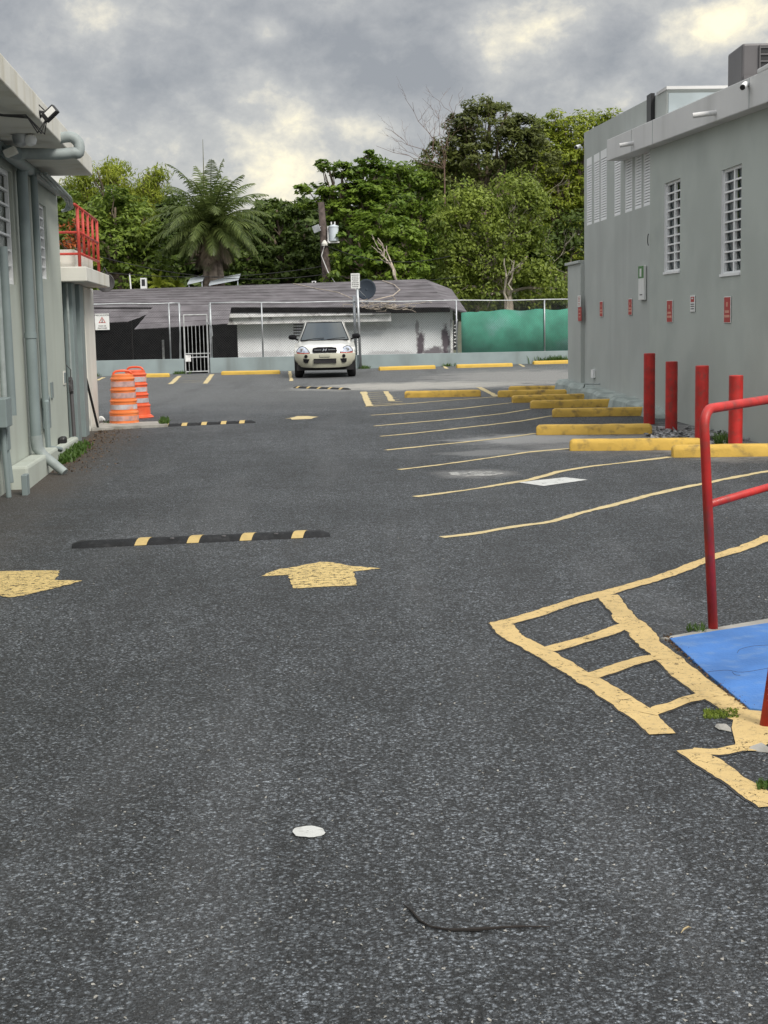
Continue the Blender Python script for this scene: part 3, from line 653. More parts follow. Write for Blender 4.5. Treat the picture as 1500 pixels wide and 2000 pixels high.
# pvc return pipe out of the fascia
e0 = WL.px(122, 268, so + .02); e1 = WL.px(150, 285, so + .10)
Yp = float(e0[1]); print('YP', Yp, Ybig, zt, e0)
m = MB(); zc = float(e0[2])
m.tube(smooth_path([WL.pt(Yp, zc, so - .02), WL.pt(Yp, zc + .01, so + .10), WL.pt(Yp, zc - .05, so + .17), WL.pt(Yp - .02, zc - .15, so + .17), WL.pt(Yp - .04, zt + .06, so + .11), WL.pt(Yp - .06, zt + .045, so - .04), WL.pt(Yp - .1, zt + .05, .30), WL.pt(Yp - .1, zt + .05, .20)]), .056, 14)
m.build('overflow_pipe', MT['pvc'], LB, autos=True)
wall_pipe((62, 335), (92, 795), .042, .07)
m = MB(); q = WL.px(93, 800, .07); Yq = float(q[1]); m.tube([WL.pt(Yq, .78, .07), WL.pt(Yq - .1, .82, .08), WL.pt(Yq - .2, .76, .08), WL.pt(Yq - .2, .22, .08), WL.pt(Yq, .17, .2)], .034, 10); m.build('return_pipe', MT['lpipe'], LB, autos=True)
m = MB(); m.wbox(WL, Yq - .02, Yq + .28, .42, .80, .002, .07); m.build('junction_box', MT['lpipe'], LB, bevel=.008)
wall_pipe((1, 480), (27, 810), .048, .08); wall_pipe((-12, 480), (13, 800), .03, .06, mk='pvc')
m = MB(); q = WL.px(8, 800, .1); Y8 = float(q[1]); m.wbox(WL, Y8 - .25, Y8 + .08, .70, .98, .002, .16); m.build('meter_box', MT['lpipe'], LB, bevel=.01)
m = MB(); m.wbox(WL, Y8 + .10, Y8 + .28, .45, .70, .002, .10); m.tube([WL.pt(Y8 + .2, .46, .07), WL.pt(Y8 + .22, .12, .09)], .03); m.tube([WL.pt(Y8 - .05, .70, .08), WL.pt(Y8 - .02, .0, .10)], .028); m.build('meter_box', MT['lpipe'], LB, bevel=.006)
m = MB(); m.wbox(WL, Y8 + .12, Y8 + .30, -.1, .20, .205, .26); m.build('duct_cover', MT['lpipe'], LB, bevel=.006)
for xx in (5, 17, 60, 85):
    q = WL.px(xx, 690, .08)
# pipe collars
m = MB(); q = WL.px(64, 655, .1); m.tube([WL.pt(Ybig, float(q[2]) + .03, .09), WL.pt(Ybig, float(q[2]) - .03, .09)], .070, 14); m.build('pipe_collar', MT['lpipe'], LB, autos=True)
# vents, recess, cable bundle, black lamp
q = WL.px(125, 738); m = MB(); m.wbox(WL, float(q[1]) - .12, float(q[1]) + .12, float(q[2]) - .09, float(q[2]) + .09, .002, .012); m.wbox(WL, float(q[1]) - .10, float(q[1]) + .10, float(q[2]) - .07, float(q[2]) + .07, .012, .016, 1); m.build('vent_cover', [MT['trimwhite'], MT['lpipe']], LB)
q = WL.px(100, 762); m = MB(); m.wbox(WL, float(q[1]) - .08, float(q[1]) + .1, float(q[2]) - .10, float(q[2]) + .10, .002, .018); m.build('outlet_cover', MT['lpipe'], LB)
q = WL.px(140, 753, .06); m = MB()
cy, cz = float(q[1]), float(q[2])
for k in range(16):
    t = k * .7; m.tube([WL.pt(cy + .08 * math.sin(t + j), cz + .12 * math.cos(t * 1.3 + j * 1.1), .05 + .02 * math.sin(3 * t + j)) for j in range(5)], .008, 5)
m.tube([WL.pt(cy, cz + .1, .05), WL.pt(cy - .1, cz + .22, .07), WL.pt(cy - .3, cz + .3, .03)], .006, 5)
m.tube([WL.pt(cy, cz - .1, .05), WL.pt(cy, .12, .06)], .028, 8)
tag(m.build('cable_coil', MT['acgrey'], LB), 'coil of dark cable on a conduit')
q = WL.px(124, 872, .06); m = MB(); cy, cz = float(q[1]), float(q[2])
m.wbox(WL, cy - .12, cy + .12, cz - .11, cz + .13, .002, .10); m.build('black_socket_box', MT['blackpl'], LB, bevel=.03)
m = MB(); m.lathe(WL.pt(cy + .02, cz - .06, .105), [(.001, 0), (.03, 0), (.03, .01), (.001, .012)], 10, axis='x'); m.build('socket_cap', MT['wframe'], LB)
# leaning dark bar by the pilaster
m = MB(); m.tube([WL.pt(21.9, .85, .06), WL.pt(22.6, .02, .14)], .020, 6); tag(m.build('leaning_bar', MT['cable'], origin=tuple(WL.pt(21.5, 0, .2))), 'dark bar leaning between the pilasters of the left building', 'bar')
# white cloth bundle at column foot
q = G(200, 826); m = MB()
for k in range(7):
    m.lathe((q[0] + random.uniform(-.12, .08), q[1] + random.uniform(-.2, .2), 0), [(.001, .0), (.06, .01), (.07, .05), (.03, .10), (.001, .11)], 8)
tag(m.build('crumpled_rag', MT['cloth'], autos=True), 'crumpled white rag at the foot of the white corner, left of the drums', 'rag')

# floodlights & bits on left eave
def obj_at(w, name, label, cat, Y, z, off, group=None): return thing(name, label, cat, tuple(w.pt(Y, z, off)), 0, group)
q = WL.px(98, 222, so + .1); Yf, zf = float(q[1]), float(q[2])
t = obj_at(WL, 'floodlight', 'black floodlight clamped to the top edge of the left white roof slab', 'floodlight', Yf, zf, so + .1)
m = MB(); C0 = Vector(q)
def obox(mb, c, ax, ay, az, hx, hy, hz, mi=0):
    c = Vector(c); ax, ay, az = [Vector(v).normalized() for v in (ax, ay, az)]
    P = [c + ax * (sx * hx) + ay * (sy * hy) + az * (sz * hz) for sz in (-1, 1) for sx, sy in ((-1, -1), (1, -1), (1, 1), (-1, 1))]
    return mb.hexa(P, mi)
ax = Vector((.75, -.1, .62)).normalized(); ay = Vector((-.15, -1, .05)); ay = (ay - ax * ay.dot(ax)).normalized(); az = ax.cross(ay)
obox(m, C0, ax, ay, az, .075, .03, .045); m.build('lamp_housing', MT['blackpl'], t, bevel=.01)
m = MB(); obox(m, C0 + ay * .032 + ax * .015, ax, ay, az, .048, .004, .026); m.build('lamp_glass', MT['lampglass'], t)
m = MB(); m.tube([C0, C0 + Vector((-.1, .0, .02)), WL.pt(Yf, zf - .02, so + .002)], .014, 6); m.build('bracket', MT['blackpl'], t)
m = MB()
for k in range(3):
    m.tube([C0 + Vector((-.03, 0, -.03)), C0 + Vector((-.06 - .02 * k, -.05 * k, -.18)), WL.pt(Yf - .3 - .1 * k, zb - .03, .60), WL.pt(Yf - .8, zb - .07, .35 + .05 * k), WL.pt(Yf - 1.3, zb - .06, .2)], .006, 5)
m.tube([C0 + Vector((-.05, 0, .03)), C0 + Vector((-.12, .02, .10)), WL.pt(Yf + .02, zf + .05, so - .04)], .006, 5)
m.build('wire', MT['cable'], t)
q = WL.px(40, 262, .35); C0 = Vector(q); t = thing('floodlight', 'silver round twin security light under the left eave', 'floodlight', tuple(q))
m = MB(); m.tube([C0 + Vector((-.02, .02, .14)), C0 + Vector((0, 0, .05))], .03); m.lathe(C0 + Vector((0, 0, -.03)), [(.02, -.09), (.07, -.06), (.085, 0), (.07, .06), (.02, .09)], 14); m.build('lamp_housing', MT['galv'], t, autos=True)
m = MB(); m.lathe(C0 + Vector((.10, -.02, -.06)), [(.01, -.06), (.05, -.04), (.062, 0), (.05, .04), (.01, .06)], 12); m.build('bulb', MT['wframe'], t, autos=True)
m = MB(); obox(m, C0 + Vector((-.10, -.02, -.17)), (1, 0, .4), (0, 1, 0), (-.4, 0, 1), .06, .05, .035); m.build('sensor', MT['trimwhite'], t, bevel=.008)
m = MB(); m.tube([C0 + Vector((-.05, 0, .1)), C0 + Vector((-.3, -.1, .09)), C0 + Vector((-.5, -.6, .0))], .006, 5); m.tube([C0 + Vector((-.08, 0, 0)), C0 + Vector((-.25, -.2, .03)), C0 + Vector((-.5, -.8, -.1))], .006, 5); m.build('wire', MT['cable'], t)

# flexible conduits under the far end of the eave
m = MB()
for k in range(3):
    pts = [WL.pt(17.0, zb - .1, .12 + .05 * k), WL.pt(18.4, zb - .13, .12 + .05 * k), WL.pt(19.6, zb - .16, .13 + .04 * k), WL.pt(19.93, zb - .20 - .03 * k, .13 + .03 * k), WL.pt(19.96, zb - .28, .10 + .02 * k), WL.pt(19.96, zb - .31, .02)]
    P = []
    for a_, b_ in zip(pts[:-1], pts[1:]): P += [a_.lerp(b_, i / 4) for i in range(4)]
    m.tube(smooth_path(P, 2), .019, 8)
m.build('flexible_conduit', MT['pvc'], LB, autos=True)
# things on the canopy: red railing
RLx = .20
t = thing('red_railing', 'red metal railing on the roof of the left porch', 'railing', tuple(WL.pt(21.8, 2.47, RLx)))
zt_, zm_, zl_ = 3.33, 2.98, 2.68
Ys = [20.45, 21.15, 21.85, 22.55, 23.3]
for i, Y in enumerate(Ys):
    m = MB(); m.tube([WL.pt(Y, 2.475 if i in (0, 4) else zl_, RLx), WL.pt(Y, zt_, RLx)], .024 if i in (0, 4) else .020, 8); m.build('post', MT['redrail'], t, smooth=True)
for z in (zt_, zm_, zl_):
    m = MB(); m.tube([WL.pt(20.1 if z == zt_ else 20.45, z, RLx), WL.pt(23.3, z, RLx)], .022, 8); m.build('rail', MT['redrail'], t, smooth=True)
    m = MB(); m.tube([WL.pt(20.45, z - .01, RLx), WL.pt(20.45, z - .01, -1.2)], .018, 8)
    if z != zt_: m.build('rail', MT['redrail'], t, smooth=True)
# small dish behind the railing
m = MB(); q = DP(205, 540, 23.7); m.lathe((q[0], q[1], q[2] - .1), [(.001, .05), (.09, .03), (.15, 0), (.155, .004), (.001, .058)], 20, axis='y')
m.tube([(q[0] - .1, q[1], q[2] - .05), (q[0] + .02, q[1] - .1, q[2] + .14)], .008, 5); m.tube([(q[0] + .1, q[1], q[2] - .05), (q[0] + .02, q[1] - .1, q[2] + .14)], .008, 5); m.tube([(q[0], q[1], q[2] - .1), (q[0] - .04, q[1], 2.48)], .015, 6)
tag(m.build('small_dish_antenna', MT['acgrey'], autos=True), 'small dark dish antenna at the far end of the left canopy', 'antenna')

# ------------------------------------------------------------------ right building
RB = thing('clinic_building', 'grey green building on the right with two grid windows and a pale fascia', 'building', tuple(WR.pt(20, 0)))
RW1 = (18.87, 19.76, 2.17, 3.57); RW2 = (21.86, 22.80, 2.30, 3.68)
Yc = 23.72
skin_wall(WR, 17.66, Yc, -.3, 4.18, 4.36, [RW1, RW2], .125, 9).build('wall', MT['rwall'], RB)
grid_window(RB, WR, *RW1, .125, 2, 10, frame=.035); grid_window(RB, WR, *RW2, .125, 2, 10, frame=.035)
for (a_, b_, z0_, z1_) in (RW1, RW2):
    m = MB(); m.wbox(WR, b_ - .013, b_ - .002, z0_ + .003, z1_ - .003, -.11, -.003); m.wbox(WR, a_, b_, z0_ - .03, z0_ + .004, -.02, .018); m.build('window_trim', MT['wframe'], RB)
# tall rear block
lou = []
for xa, xb in [(1146, 1156), (1160, 1171), (1173, 1185), (1200, 1212), (1221, 1235), (1240, 1253), (1257, 1270)]:
    p0 = WR.px(xa, 380, -.10); p1 = WR.px(xb, 380, -.10); lou.append((float(p1[1]), float(p0[1]), 3.46, 4.78))
Yn = float(WR.px(1303, 180, -.10)[1]); YF = 29.6
skin_wall(WR, Yn, YF, -.3, 5.16, 5.33, lou, .10, 8.5, off=-.10).build('rear_block', MT['rwall2'], RB)
m = MB(); m.hexa([WR.pt(Yn - .02, 4.4, -.12), WR.pt(Yn - .02, 4.4, -1.1), WR.pt(Yn - .003, 4.4, -1.1), WR.pt(Yn - .003, 4.4, -.12), WR.pt(Yn - .02, 5.10, -.12), WR.pt(Yn - .02, 5.10, -1.1), WR.pt(Yn - .003, 5.10, -1.1), WR.pt(Yn - .003, 5.10, -.12)]); m.build('clerestory_panel', MT['panelgrey'], RB)
m = MB(); m.wbox(WR, Yn - .05, Yn + .6, 5.155, 5.20, -1.4, -.08); m.build('roof_flashing', MT['fascia'], RB)
p = WR.px(1273, 210, -.08); m = MB(); m.wbox(WR, float(p[1]) - .14, float(p[1]) + .14, 4.4, 5.22, -.095, -.03); m.build('dark_notch_box', MT['blackpl'], RB)  # raised black box stands in for the dark notch in the wall top
for (a_, b_, z0_, z1_) in sorted(lou):
    f = MB(); fr = .025; o0, o1 = -.14, -.1015
    f.wbox(WR, a_, a_ + fr, z0_, z1_, o0, o1); f.wbox(WR, b_ - fr, b_, z0_, z1_, o0, o1); f.wbox(WR, a_ + fr, b_ - fr, z0_, z0_ + fr, o0, o1); f.wbox(WR, a_ + fr, b_ - fr, z1_ - .16, z1_, o0, o1)
    w_ = f.build('louvre_window', MT['wframe'], RB)
    s = MB(); n = 24
    for k in range(n):
        z = z0_ + fr + (z1_ - .16 - z0_ - fr) * k / n; h = (z1_ - .16 - z0_ - fr) / n
        s.hexa([WR.pt(a_ + fr, z, -.112), WR.pt(b_ - fr, z, -.112), WR.pt(b_ - fr, z, -.104), WR.pt(a_ + fr, z, -.104), WR.pt(a_ + fr, z + h * .80, -.120), WR.pt(b_ - fr, z + h * .80, -.120), WR.pt(b_ - fr, z + h * .80, -.112), WR.pt(a_ + fr, z + h * .80, -.112)])
    s.build('slats', MT['wframe'], w_)
# eave slab
eo = .2
A0 = WR.px(1495, 201, eo); A1 = WR.px(1185, 315, eo); T0 = WR.px(1458, 153, eo); T1 = WR.px(1181, 275, eo)
Ye = float(A1[1]); Y0s = 16.2
m = MB(); m.wbox(WR, Y0s, Ye, lin(A0, A1, Y0s), lin(T0, T1, Y0s), -8, eo, z0b=lin(A0, A1, Ye), z1b=lin(T0, T1, Ye)); m.build('roof_fascia', MT['fascia'], RB, bevel=.012)
for xx in (1233, 1274, 1462):
    m = MB(); q = WR.px(xx, 230, eo); Y = float(q[1]); m.wbox(WR, Y - .006, Y + .006, lin(A0, A1, Y) + .01, lin(T0, T1, Y) - .01, eo - .002, eo + .003); m.build('fascia_joint', MT['lpipe'], RB)
q = WR.px(1478, 135, eo); m = MB(); m.wbox(WR, Y0s - .2, float(q[1]), lin(T0, T1, 17) + .004, float(q[2]), -1.5, eo + .004); m.build('raised_corner', MT['fascia'], RB, bevel=.02)
for xa, xb, yy in [(1357, 1398, 223), (1212, 1237, 282)]:
    q = WR.px(xb, yy, eo); m = MB(); m.tube([WR.pt(float(q[1]), float(q[2]) + .02, eo - .02), WR.pt(float(q[1]) + .05, float(q[2]) - .01, eo + .30 if xa > 1300 else eo + .22)], .035, 12, caps=True); m.build('roof_spout', MT['fascia'], RB, autos=True)
# dark recess at near end, low wall at far end, footing
m = MB(); m.box(5.3, 9, 16.6, 17.6, -.3, 4.0); m.build('side_passage', MT['lpipe'], RB)
m = MB(); m.wbox(WR, YF + .003, 31.0, -.3, 2.72, -2.5, -.02); m.wbox(WR, YF + .006, 31.1, 2.722, 2.78, -2.5, .03); m.build('low_end_wall', MT['rwall2'], RB, bevel=.01)
m = MB(); ys = np.linspace(22.6, 31.3, 34)
sec = []
for i, Y in enumerate(ys):
    o = .22 + .05 * math.sin(i * 1.3) + random.uniform(-.03, .03); h = .16 + .10 * (Y - 22.6) / 8 + random.uniform(-.015, .015)
    if i == 0: o = .02; h = .02
    sec.append([WR.pt(Y, -.1, o + .05), WR.pt(Y, h * .75, o), WR.pt(Y, h, o - .07), WR.pt(Y, h + .01, -.1)])
m.add([p for s in sec for p in s], [(i * 4 + j, (i + 1) * 4 + j, (i + 1) * 4 + j + 1, i * 4 + j + 1) for i in range(len(sec) - 1) for j in range(3)] + [tuple(range((len(sec) - 1) * 4, len(sec) * 4))])
m.build('footing', MT['footing'], RB)
# small things on right wall
q = WR.px(1159, 730, -.08); m = MB(); m.wbox(WR, float(q[1]) - .1, float(q[1]) + .1, float(q[2]) - .08, float(q[2]) + .08, -.098, -.05); m.build('outlet_cover', MT['wframe'], RB)
q = WR.px(1273, 467, .01); m = MB(); m.tube([WR.pt(Yc - .03 + .05 * math.sin(a_), float(q[2]) + .09 * math.cos(a_), .03) for a_ in np.linspace(0, 3.14, 8)], .008, 5); m.build('wire_loop', MT['cable'], RB)
m = MB(); q = WR.px(1150, 755, .2); m.tube([WR.pt(float(q[1]) + .6, float(q[2]) - .05, .18), WR.pt(float(q[1]) + .5, float(q[2]) + .03, .18), WR.pt(float(q[1]) - .3, float(q[2]) + .06, .05)], .015, 6); m.build('hose_bib_pipe', MT['pvc'], RB)

# bullet cameras
def bullet(q, d, name_label, w, group=None, k=1.):
    q = Vector(q); d = Vector(d).normalized(); t = thing('security_camera', name_label, 'security camera', tuple(q))
    m = MB(); m.tube([q - d * .10 * k, q + d * .08 * k], .038 * k, 14); m.build('camera_body', MT['wframe'], t, autos=True)
    m = MB(); m.tube([q + d * .0805 * k, q + d * .088 * k], .032 * k, 14); m.build('lens', MT['blackpl'], t, autos=True)
    m = MB(); m.tube([q - d * .06 * k, q - d * .12 * k + Vector((w * .05, .02, -.03)) * k, q + Vector((w * .10 * k, .12 * k, -.05 * k))], .016 * k, 8); m.build('bracket', MT['wframe'], t, autos=True)
q = WR.px(1453, 168, eo + .08); bullet(q, (-.5, -1, -.38), 'white bullet camera on the near end of the right fascia', 1, k=1.)
q = WR.px(1128, 287, .04); bullet(q, (-.6, -1, -.3), 'small white bullet camera at the far corner of the right building', 1, k=1.)

# AC condenser on the roof
q0 = DP(1427, 160, 19.6); q1 = DP(1428, 85, 19.6); zb_, zt2 = float(q0[2]) - .25, float(q1[2])
x0_ = float(q0[0]) + .15; t = thing('air_conditioner', 'brown grey air conditioner condenser on the right roof', 'air conditioner', (x0_ + .4, 19.9, zb_))
m = MB(); m.box(x0_, x0_ + .85, 19.6, 20.4, zb_, zt2); m.build('casing', MT['acgrey'], t, bevel=.03)
m = MB(); xf = x0_ + .26
m.box(xf - .02, xf + .30, 19.588, 19.598, zb_ + .05, zt2 - .04); m.build('coil_fins', MT['acfin'], t)
m = MB()
for k in range(8):
    z = zb_ + .06 + (zt2 - .06 - zb_ - .06) * k / 7; m.box(xf - .02, xf + .30, 19.572, 19.587, z - .01, z + .01)
m.box(xf - .035, xf - .02, 19.57, 19.598, zb_ + .04, zt2 - .03); m.box(xf + .30, xf + .315, 19.57, 19.598, zb_ + .04, zt2 - .03); m.build('guard_bars', MT['acgrey'], t)
m = MB(); m.box(x0_ + .02, x0_ + .17, 19.56, 19.596, zt2 - .52, zt2 - .42); m.box(x0_ + .025, x0_ + .09, 19.55, 19.57, zb_, zt2 - .52); m.build('service_cover', MT['acgrey'], t)

# wall signs
def plate(w, x0, x1, y0, y1, off, name, label, cat, kind, group=None):
    xm = (x0 + x1) / 2; a_ = float(w.px(x1, y0, off)[1]); b_ = float(w.px(x0, y0, off)[1]); zt_ = float(w.px(xm, y0, off)[2]); zb_ = float(w.px(xm, y1, off)[2])
    Ym, wd = (a_ + b_) / 2, (b_ - a_) / 2 * .95; H = zt_ - zb_
    t = thing(name, label, cat, tuple(w.pt(Ym, zb_, off)), 0, group)
    def el(n, mk, u0, u1, v0, v1, o0, o1, bv=0):    # u from left to right as read
        m = MB(); m.wbox(w, Ym + wd - 2 * wd * u1, Ym + wd - 2 * wd * u0, zb_ + H * v0, zb_ + H * v1, off + o0, off + o1); return m.build(n, MT[mk], t, bevel=bv)
    def lab(n, s, size, u, v, mk, o):
        # readable from the driveway: text x axis runs along -Y for right wall
        ex = Vector((w.s * w.sign, w.sign, 0)).normalized() ; ez = Vector((0, 0, 1)); en = ex.cross(ez)
        Mx = Matrix(((ex.x, ez.x, en.x, 0), (ex.y, ez.y, en.y, 0), (ex.z, ez.z, en.z, 0), (0, 0, 0, 1)))
        c = w.pt(Ym + wd - 2 * wd * u, zb_ + H * v, off + o); m = MB(); m.text(s, size, Matrix.Translation(c) @ Mx); return m.build(n, MT[mk], t)
    return t, el, lab, wd, H
for x0, x1, y0, y1, off, lb in [(1415, 1428, 580, 630, .006, 'large red wall sign below the nearer grid window'), (1303, 1314, 587, 629, .006, 'red wall sign below the farther grid window'),
                            (1228, 1235, 584, 615, -.092, 'narrow red wall sign left of the tall green and white sign'), (1172, 1178, 589, 618, -.092, 'narrow red wall sign nearest the far corner camera')]:
    t, el, lab, wd, H = plate(WR, x0, x1, y0, y1, off, 'wall_sign', lb, 'sign', 0, 'red reserved space signs')
    el('sign_plate', 'signwhite', -.05, 1.05, -.02, 1.02, 0, .006, .003); el('sign_face', 'signred', 0.02, .98, .01, .99, .0065, .009)
    el('symbol', 'signtan', .38, .60, .62, .80, .0095, .011)
    el('lettering', 'signtan', .18, .85, .38, .48, .0095, .011); el('lettering', 'signtan', .10, .92, .20, .30, .0095, .011)
t, el, lab, wd, H = plate(WR, 1348.5, 1358.5, 577, 609, .006, 'wall_sign', 'small white wall sign with red panel between the two grid windows', 'sign', 0)
el('sign_plate', 'signwhite', 0, 1, 0, 1, 0, .008, .003); el('sign_face', 'signred', .15, .85, .60, .92, .0085, .010); el('symbol', 'signwhite', .35, .7, .78, .86, .0105, .012)
for v in (.46, .33, .18): el('lettering', 'ink', .15, .85, v - .02, v + .03, .0085, .010)
t, el, lab, wd, H = plate(WR, 1251.5, 1263, 519, 586, -.090, 'wall_sign', 'tall green topped white sign on the right wall', 'sign', 0)
el('sign_plate', 'signwhite', 0, 1, 0, 1, 0, .045, .008); el('sign_face', 'signgreen', .02, .98, .64, .995, .0455, .048)
el('symbol', 'signwhite', .3, .62, .68, .92, .0485, .051); el('lettering', 'ink', .3, .75, .14, .17, .0455, .047)
t, el, lab, wd, H = plate(WR, 1128.5, 1135, 577, 599, -.012, 'wall_sign', 'white notice plate on the low wall at the far end of the right building', 'sign', 0)
el('sign_plate', 'signwhite', 0, 1, 0, 1, 0, .008)
for v in (.85, .72, .6, .48, .3, .15): el('lettering', 'amber', .15, .85, v - .015, v + .03, .0085, .010)
t, el, lab, wd, H = plate(WR, 1129.5, 1136, 600, 627, -.012, 'wall_sign', 'red wall sign under the white notice plate at the far end', 'sign', 0)
el('sign_plate', 'signred', 0, 1, 0, 1, 0, .008)
for v in (.8, .55, .3): el('lettering', 'signtan', .2, .8, v - .03, v + .04, .0085, .010)

# ------------------------------------------------------------------ bollards
bl = [(1268, 828, 690, 'red bollard farthest from the camera, just behind a wheel stop end'), (1311, 840, 706, 'second red bollard from the far end of the row'),
      (1370, 862, 714, 'red bollard partly hidden by the bend of the handrail'), (1436, 874, 733, 'nearest red bollard, crossed by the top bar of the handrail')]
for x, y, yt, lb in bl:
    p = G(x, y); T = DP(x, yt, p[1]); h = float(T[2])
    m = MB(); m.lathe((p[0], p[1], 0), [(.086, -.05), (.086, h - .008), (.080, h), (.001, h + .004)], 28); o = m.build('bollard', MT['red'], origin=(p[0], p[1], 0), autos=True); tag(o, lb, 'bollard', 'red bollards before the right building')

# ------------------------------------------------------------------ wheel stops
def stop_mesh(length, h=.145, wb=.20, wt=.14):
    m = MB(); L2 = length / 2; n = 9
    prof = [(-wb / 2, 0), (-wb / 2 + .005, h * .7), (-wt / 2, h), (wt / 2, h), (wb / 2 - .005, h * .7), (wb / 2, 0)]
    xs = [-L2, -L2 + .035] + [-L2 + length * k / n for k in range(1, n)] + [L2 - .035, L2]
    V = []
    for i, x in enumerate(xs):
        e = .80 if i in (0, len(xs) - 1) else 1
        for (y, z) in prof: V.append((x + random.uniform(-.002, .002), y * (1 if e == 1 else .86) + random.uniform(-.003, .003), (z * e if z else -.01) + random.uniform(-.003, .003)))
    k = len(prof); Fc = [(i * k + j, (i + 1) * k + j, (i + 1) * k + (j + 1) % k, i * k + (j + 1) % k) for i in range(len(xs) - 1) for j in range(k)]
    Fc += [tuple(range(k)), tuple((len(xs) - 1) * k + j for j in reversed(range(k)))]
    m.add(V, Fc); return m
stops = [((993, 767), (1110, 765.5), 'yellow wheel stop farthest back in the angled row, half hidden behind the next', 'yellow'),
 ((972, 776), (1107, 774), 'yellow wheel stop second from the back of the angled row', 'yellow'), ((1002, 787), (1151, 783), 'yellow wheel stop third from the back of the angled row', 'yellow'),
 ((1037, 798), (1203, 794.5), 'scuffed yellow wheel stop fourth from the back of the angled row', 'yellow'), ((1079, 815), (1272, 812), 'yellow wheel stop running behind the farthest red bollard', 'yellow'),
 ((1047, 850), (1274, 848), 'yellow wheel stop ending in front of the farthest red bollard', 'yellow'), ((1112, 881), (1372, 879), 'long yellow wheel stop with tyre scuffs, left of the handrail post', 'yellow'),
 ((1314, 894), (1560, 891), 'nearest yellow wheel stop, running out of the right edge behind the handrail', 'yellow'),
 ((790, 777), (939, 774.5), 'lone yellow wheel stop beside the hatched corner box in mid lot', 'yellow')]
far = [((250, 738), (330, 736.5), 'yellow wheel stop by the low wall behind the orange drums', 'yellowfar'), ((433, 732), (545, 731), 'yellow wheel stop by the low wall between the gate and the car', 'yellowfar'),
 ((742, 724), (851, 720), 'yellow wheel stop by the low wall just right of the sign pole', 'yellowfar'), ((893, 719), (1002, 716), 'yellow wheel stop below the left half of the green netting', 'yellowfar'),
 ((1043, 712), (1150, 709), 'yellow wheel stop below the weeds, meeting the right building', 'yellowfar')]
cp_ = FP(600, 727, .6); 
for a_, b_, lb, mk in stops + far:
    A = G(*a_); B = G(*b_)
    if mk == 'yellowfar':   # these stand parallel to the wall
        A = FP(a_[0], a_[1], 0); d0 = (G(*a_) + G(*b_)) / 2; L_ = 1.83 if a_[0] != 250 else 1.3
        ang = math.atan2(B[1] - A[1] if 0 else fdir.y, fdir.x); M_ = d0
        B_ = G(*b_); A_ = G(*a_); L_ = abs(B_[0] - A_[0]) / math.cos(ang) * .99
        px_m = (A_ + B_) / 2; ang = max(min(math.atan2(B_[1] - A_[1], B_[0] - A_[0]), .3), -.1); L_ = abs(B_[0] - A_[0]) / math.cos(ang)
    else:
        d0 = (A + B) / 2; L_ = float(np.linalg.norm(B - A)); ang = math.atan2(B[1] - A[1], B[0] - A[0])
    n_ = Vector((-math.sin(ang), math.cos(ang), 0)) * .10
    m = stop_mesh(L_, .138 if mk == 'yellow' else .12)
    o = m.build('wheel_stop', MT[mk]); smooth_sharp(o.data, 30); o.location = (d0[0] + n_.x, d0[1] + n_.y, 0); o.rotation_euler = (0, 0, ang)
    b = o.modifiers.new('bevel', 'BEVEL'); b.width = .012; b.segments = 2; b.limit_method = 'ANGLE'
    tag(o, lb, 'wheel stop', 'yellow wheel stops in the angled row' if mk == 'yellow' else 'yellow wheel stops along the low wall')

# ------------------------------------------------------------------ speed humps
def hump(A, B, label, fr=(.1, .3, .5, .7, .9), w=.18, h=.044):
    A = Vector((A[0], A[1], 0)); B = Vector((B[0], B[1], 0)); d = (B - A); Ln = d.length; d.normalize(); n = Vector((-d.y, d.x, 0)); c = (A + B) / 2 + n * w / 2
    t = thing('speed_hump', label, 'speed hump', tuple(c), math.atan2(d.y, d.x))
    K = 60; prof = [(-w / 2, 0), (-w * .40, h * .42), (-w * .25, h * .82), (-w * .1, h), (w * .1, h), (w * .25, h * .82), (w * .40, h * .42), (w / 2, 0)]; k = len(prof)
    body = MB(); V = []
    for i in range(K + 1):
        x = -Ln / 2 + Ln * i / K; e = min(1, .5 + min(i, K - i) / 2 * .5)
        for y, z in prof: V.append((x, y * (.8 + .2 * e), z * e - .003 if z == 0 else z * e))
    body.add(V, [(i * k + j, (i + 1) * k + j, (i + 1) * k + j + 1, i * k + j + 1) for i in range(K) for j in range(k - 1)] + [tuple(range(k)), tuple(K * k + j for j in reversed(range(k)))])
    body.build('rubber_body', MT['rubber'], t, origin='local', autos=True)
    for q, f0 in enumerate(fr):
        xc = -Ln / 2 + Ln * f0; y_ = MB(); V = []
        for j, (y, z) in enumerate(prof[:]):
            sk = y * .45; V += [(xc - .045 + sk, y * .995, z + .0035), (xc + .045 + sk, y * .995, z + .0035)]
        y_.add(V, [(2 * j, 2 * j + 1, 2 * j + 3, 2 * j + 2) for j in range(k - 1)]); y_.build('yellow_stripe', MT['humpyel'], t, origin='local')
        bo = MB(); bo.lathe((xc + .20, -w * .2, h * .86), [(.018, -.004), (.018, .004), (.001, .005)], 8)
        if q < len(fr) - 1: bo.build('bolt', MT['acgrey'], t, origin='local')
    return t
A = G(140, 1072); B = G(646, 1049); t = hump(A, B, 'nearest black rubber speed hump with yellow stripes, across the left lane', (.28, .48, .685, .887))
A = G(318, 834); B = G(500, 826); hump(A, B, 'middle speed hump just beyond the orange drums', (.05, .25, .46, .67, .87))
A = G(571, 758); B = G(676, 761.5); hump(A, B, 'farthest low speed hump, in front of the parked car')

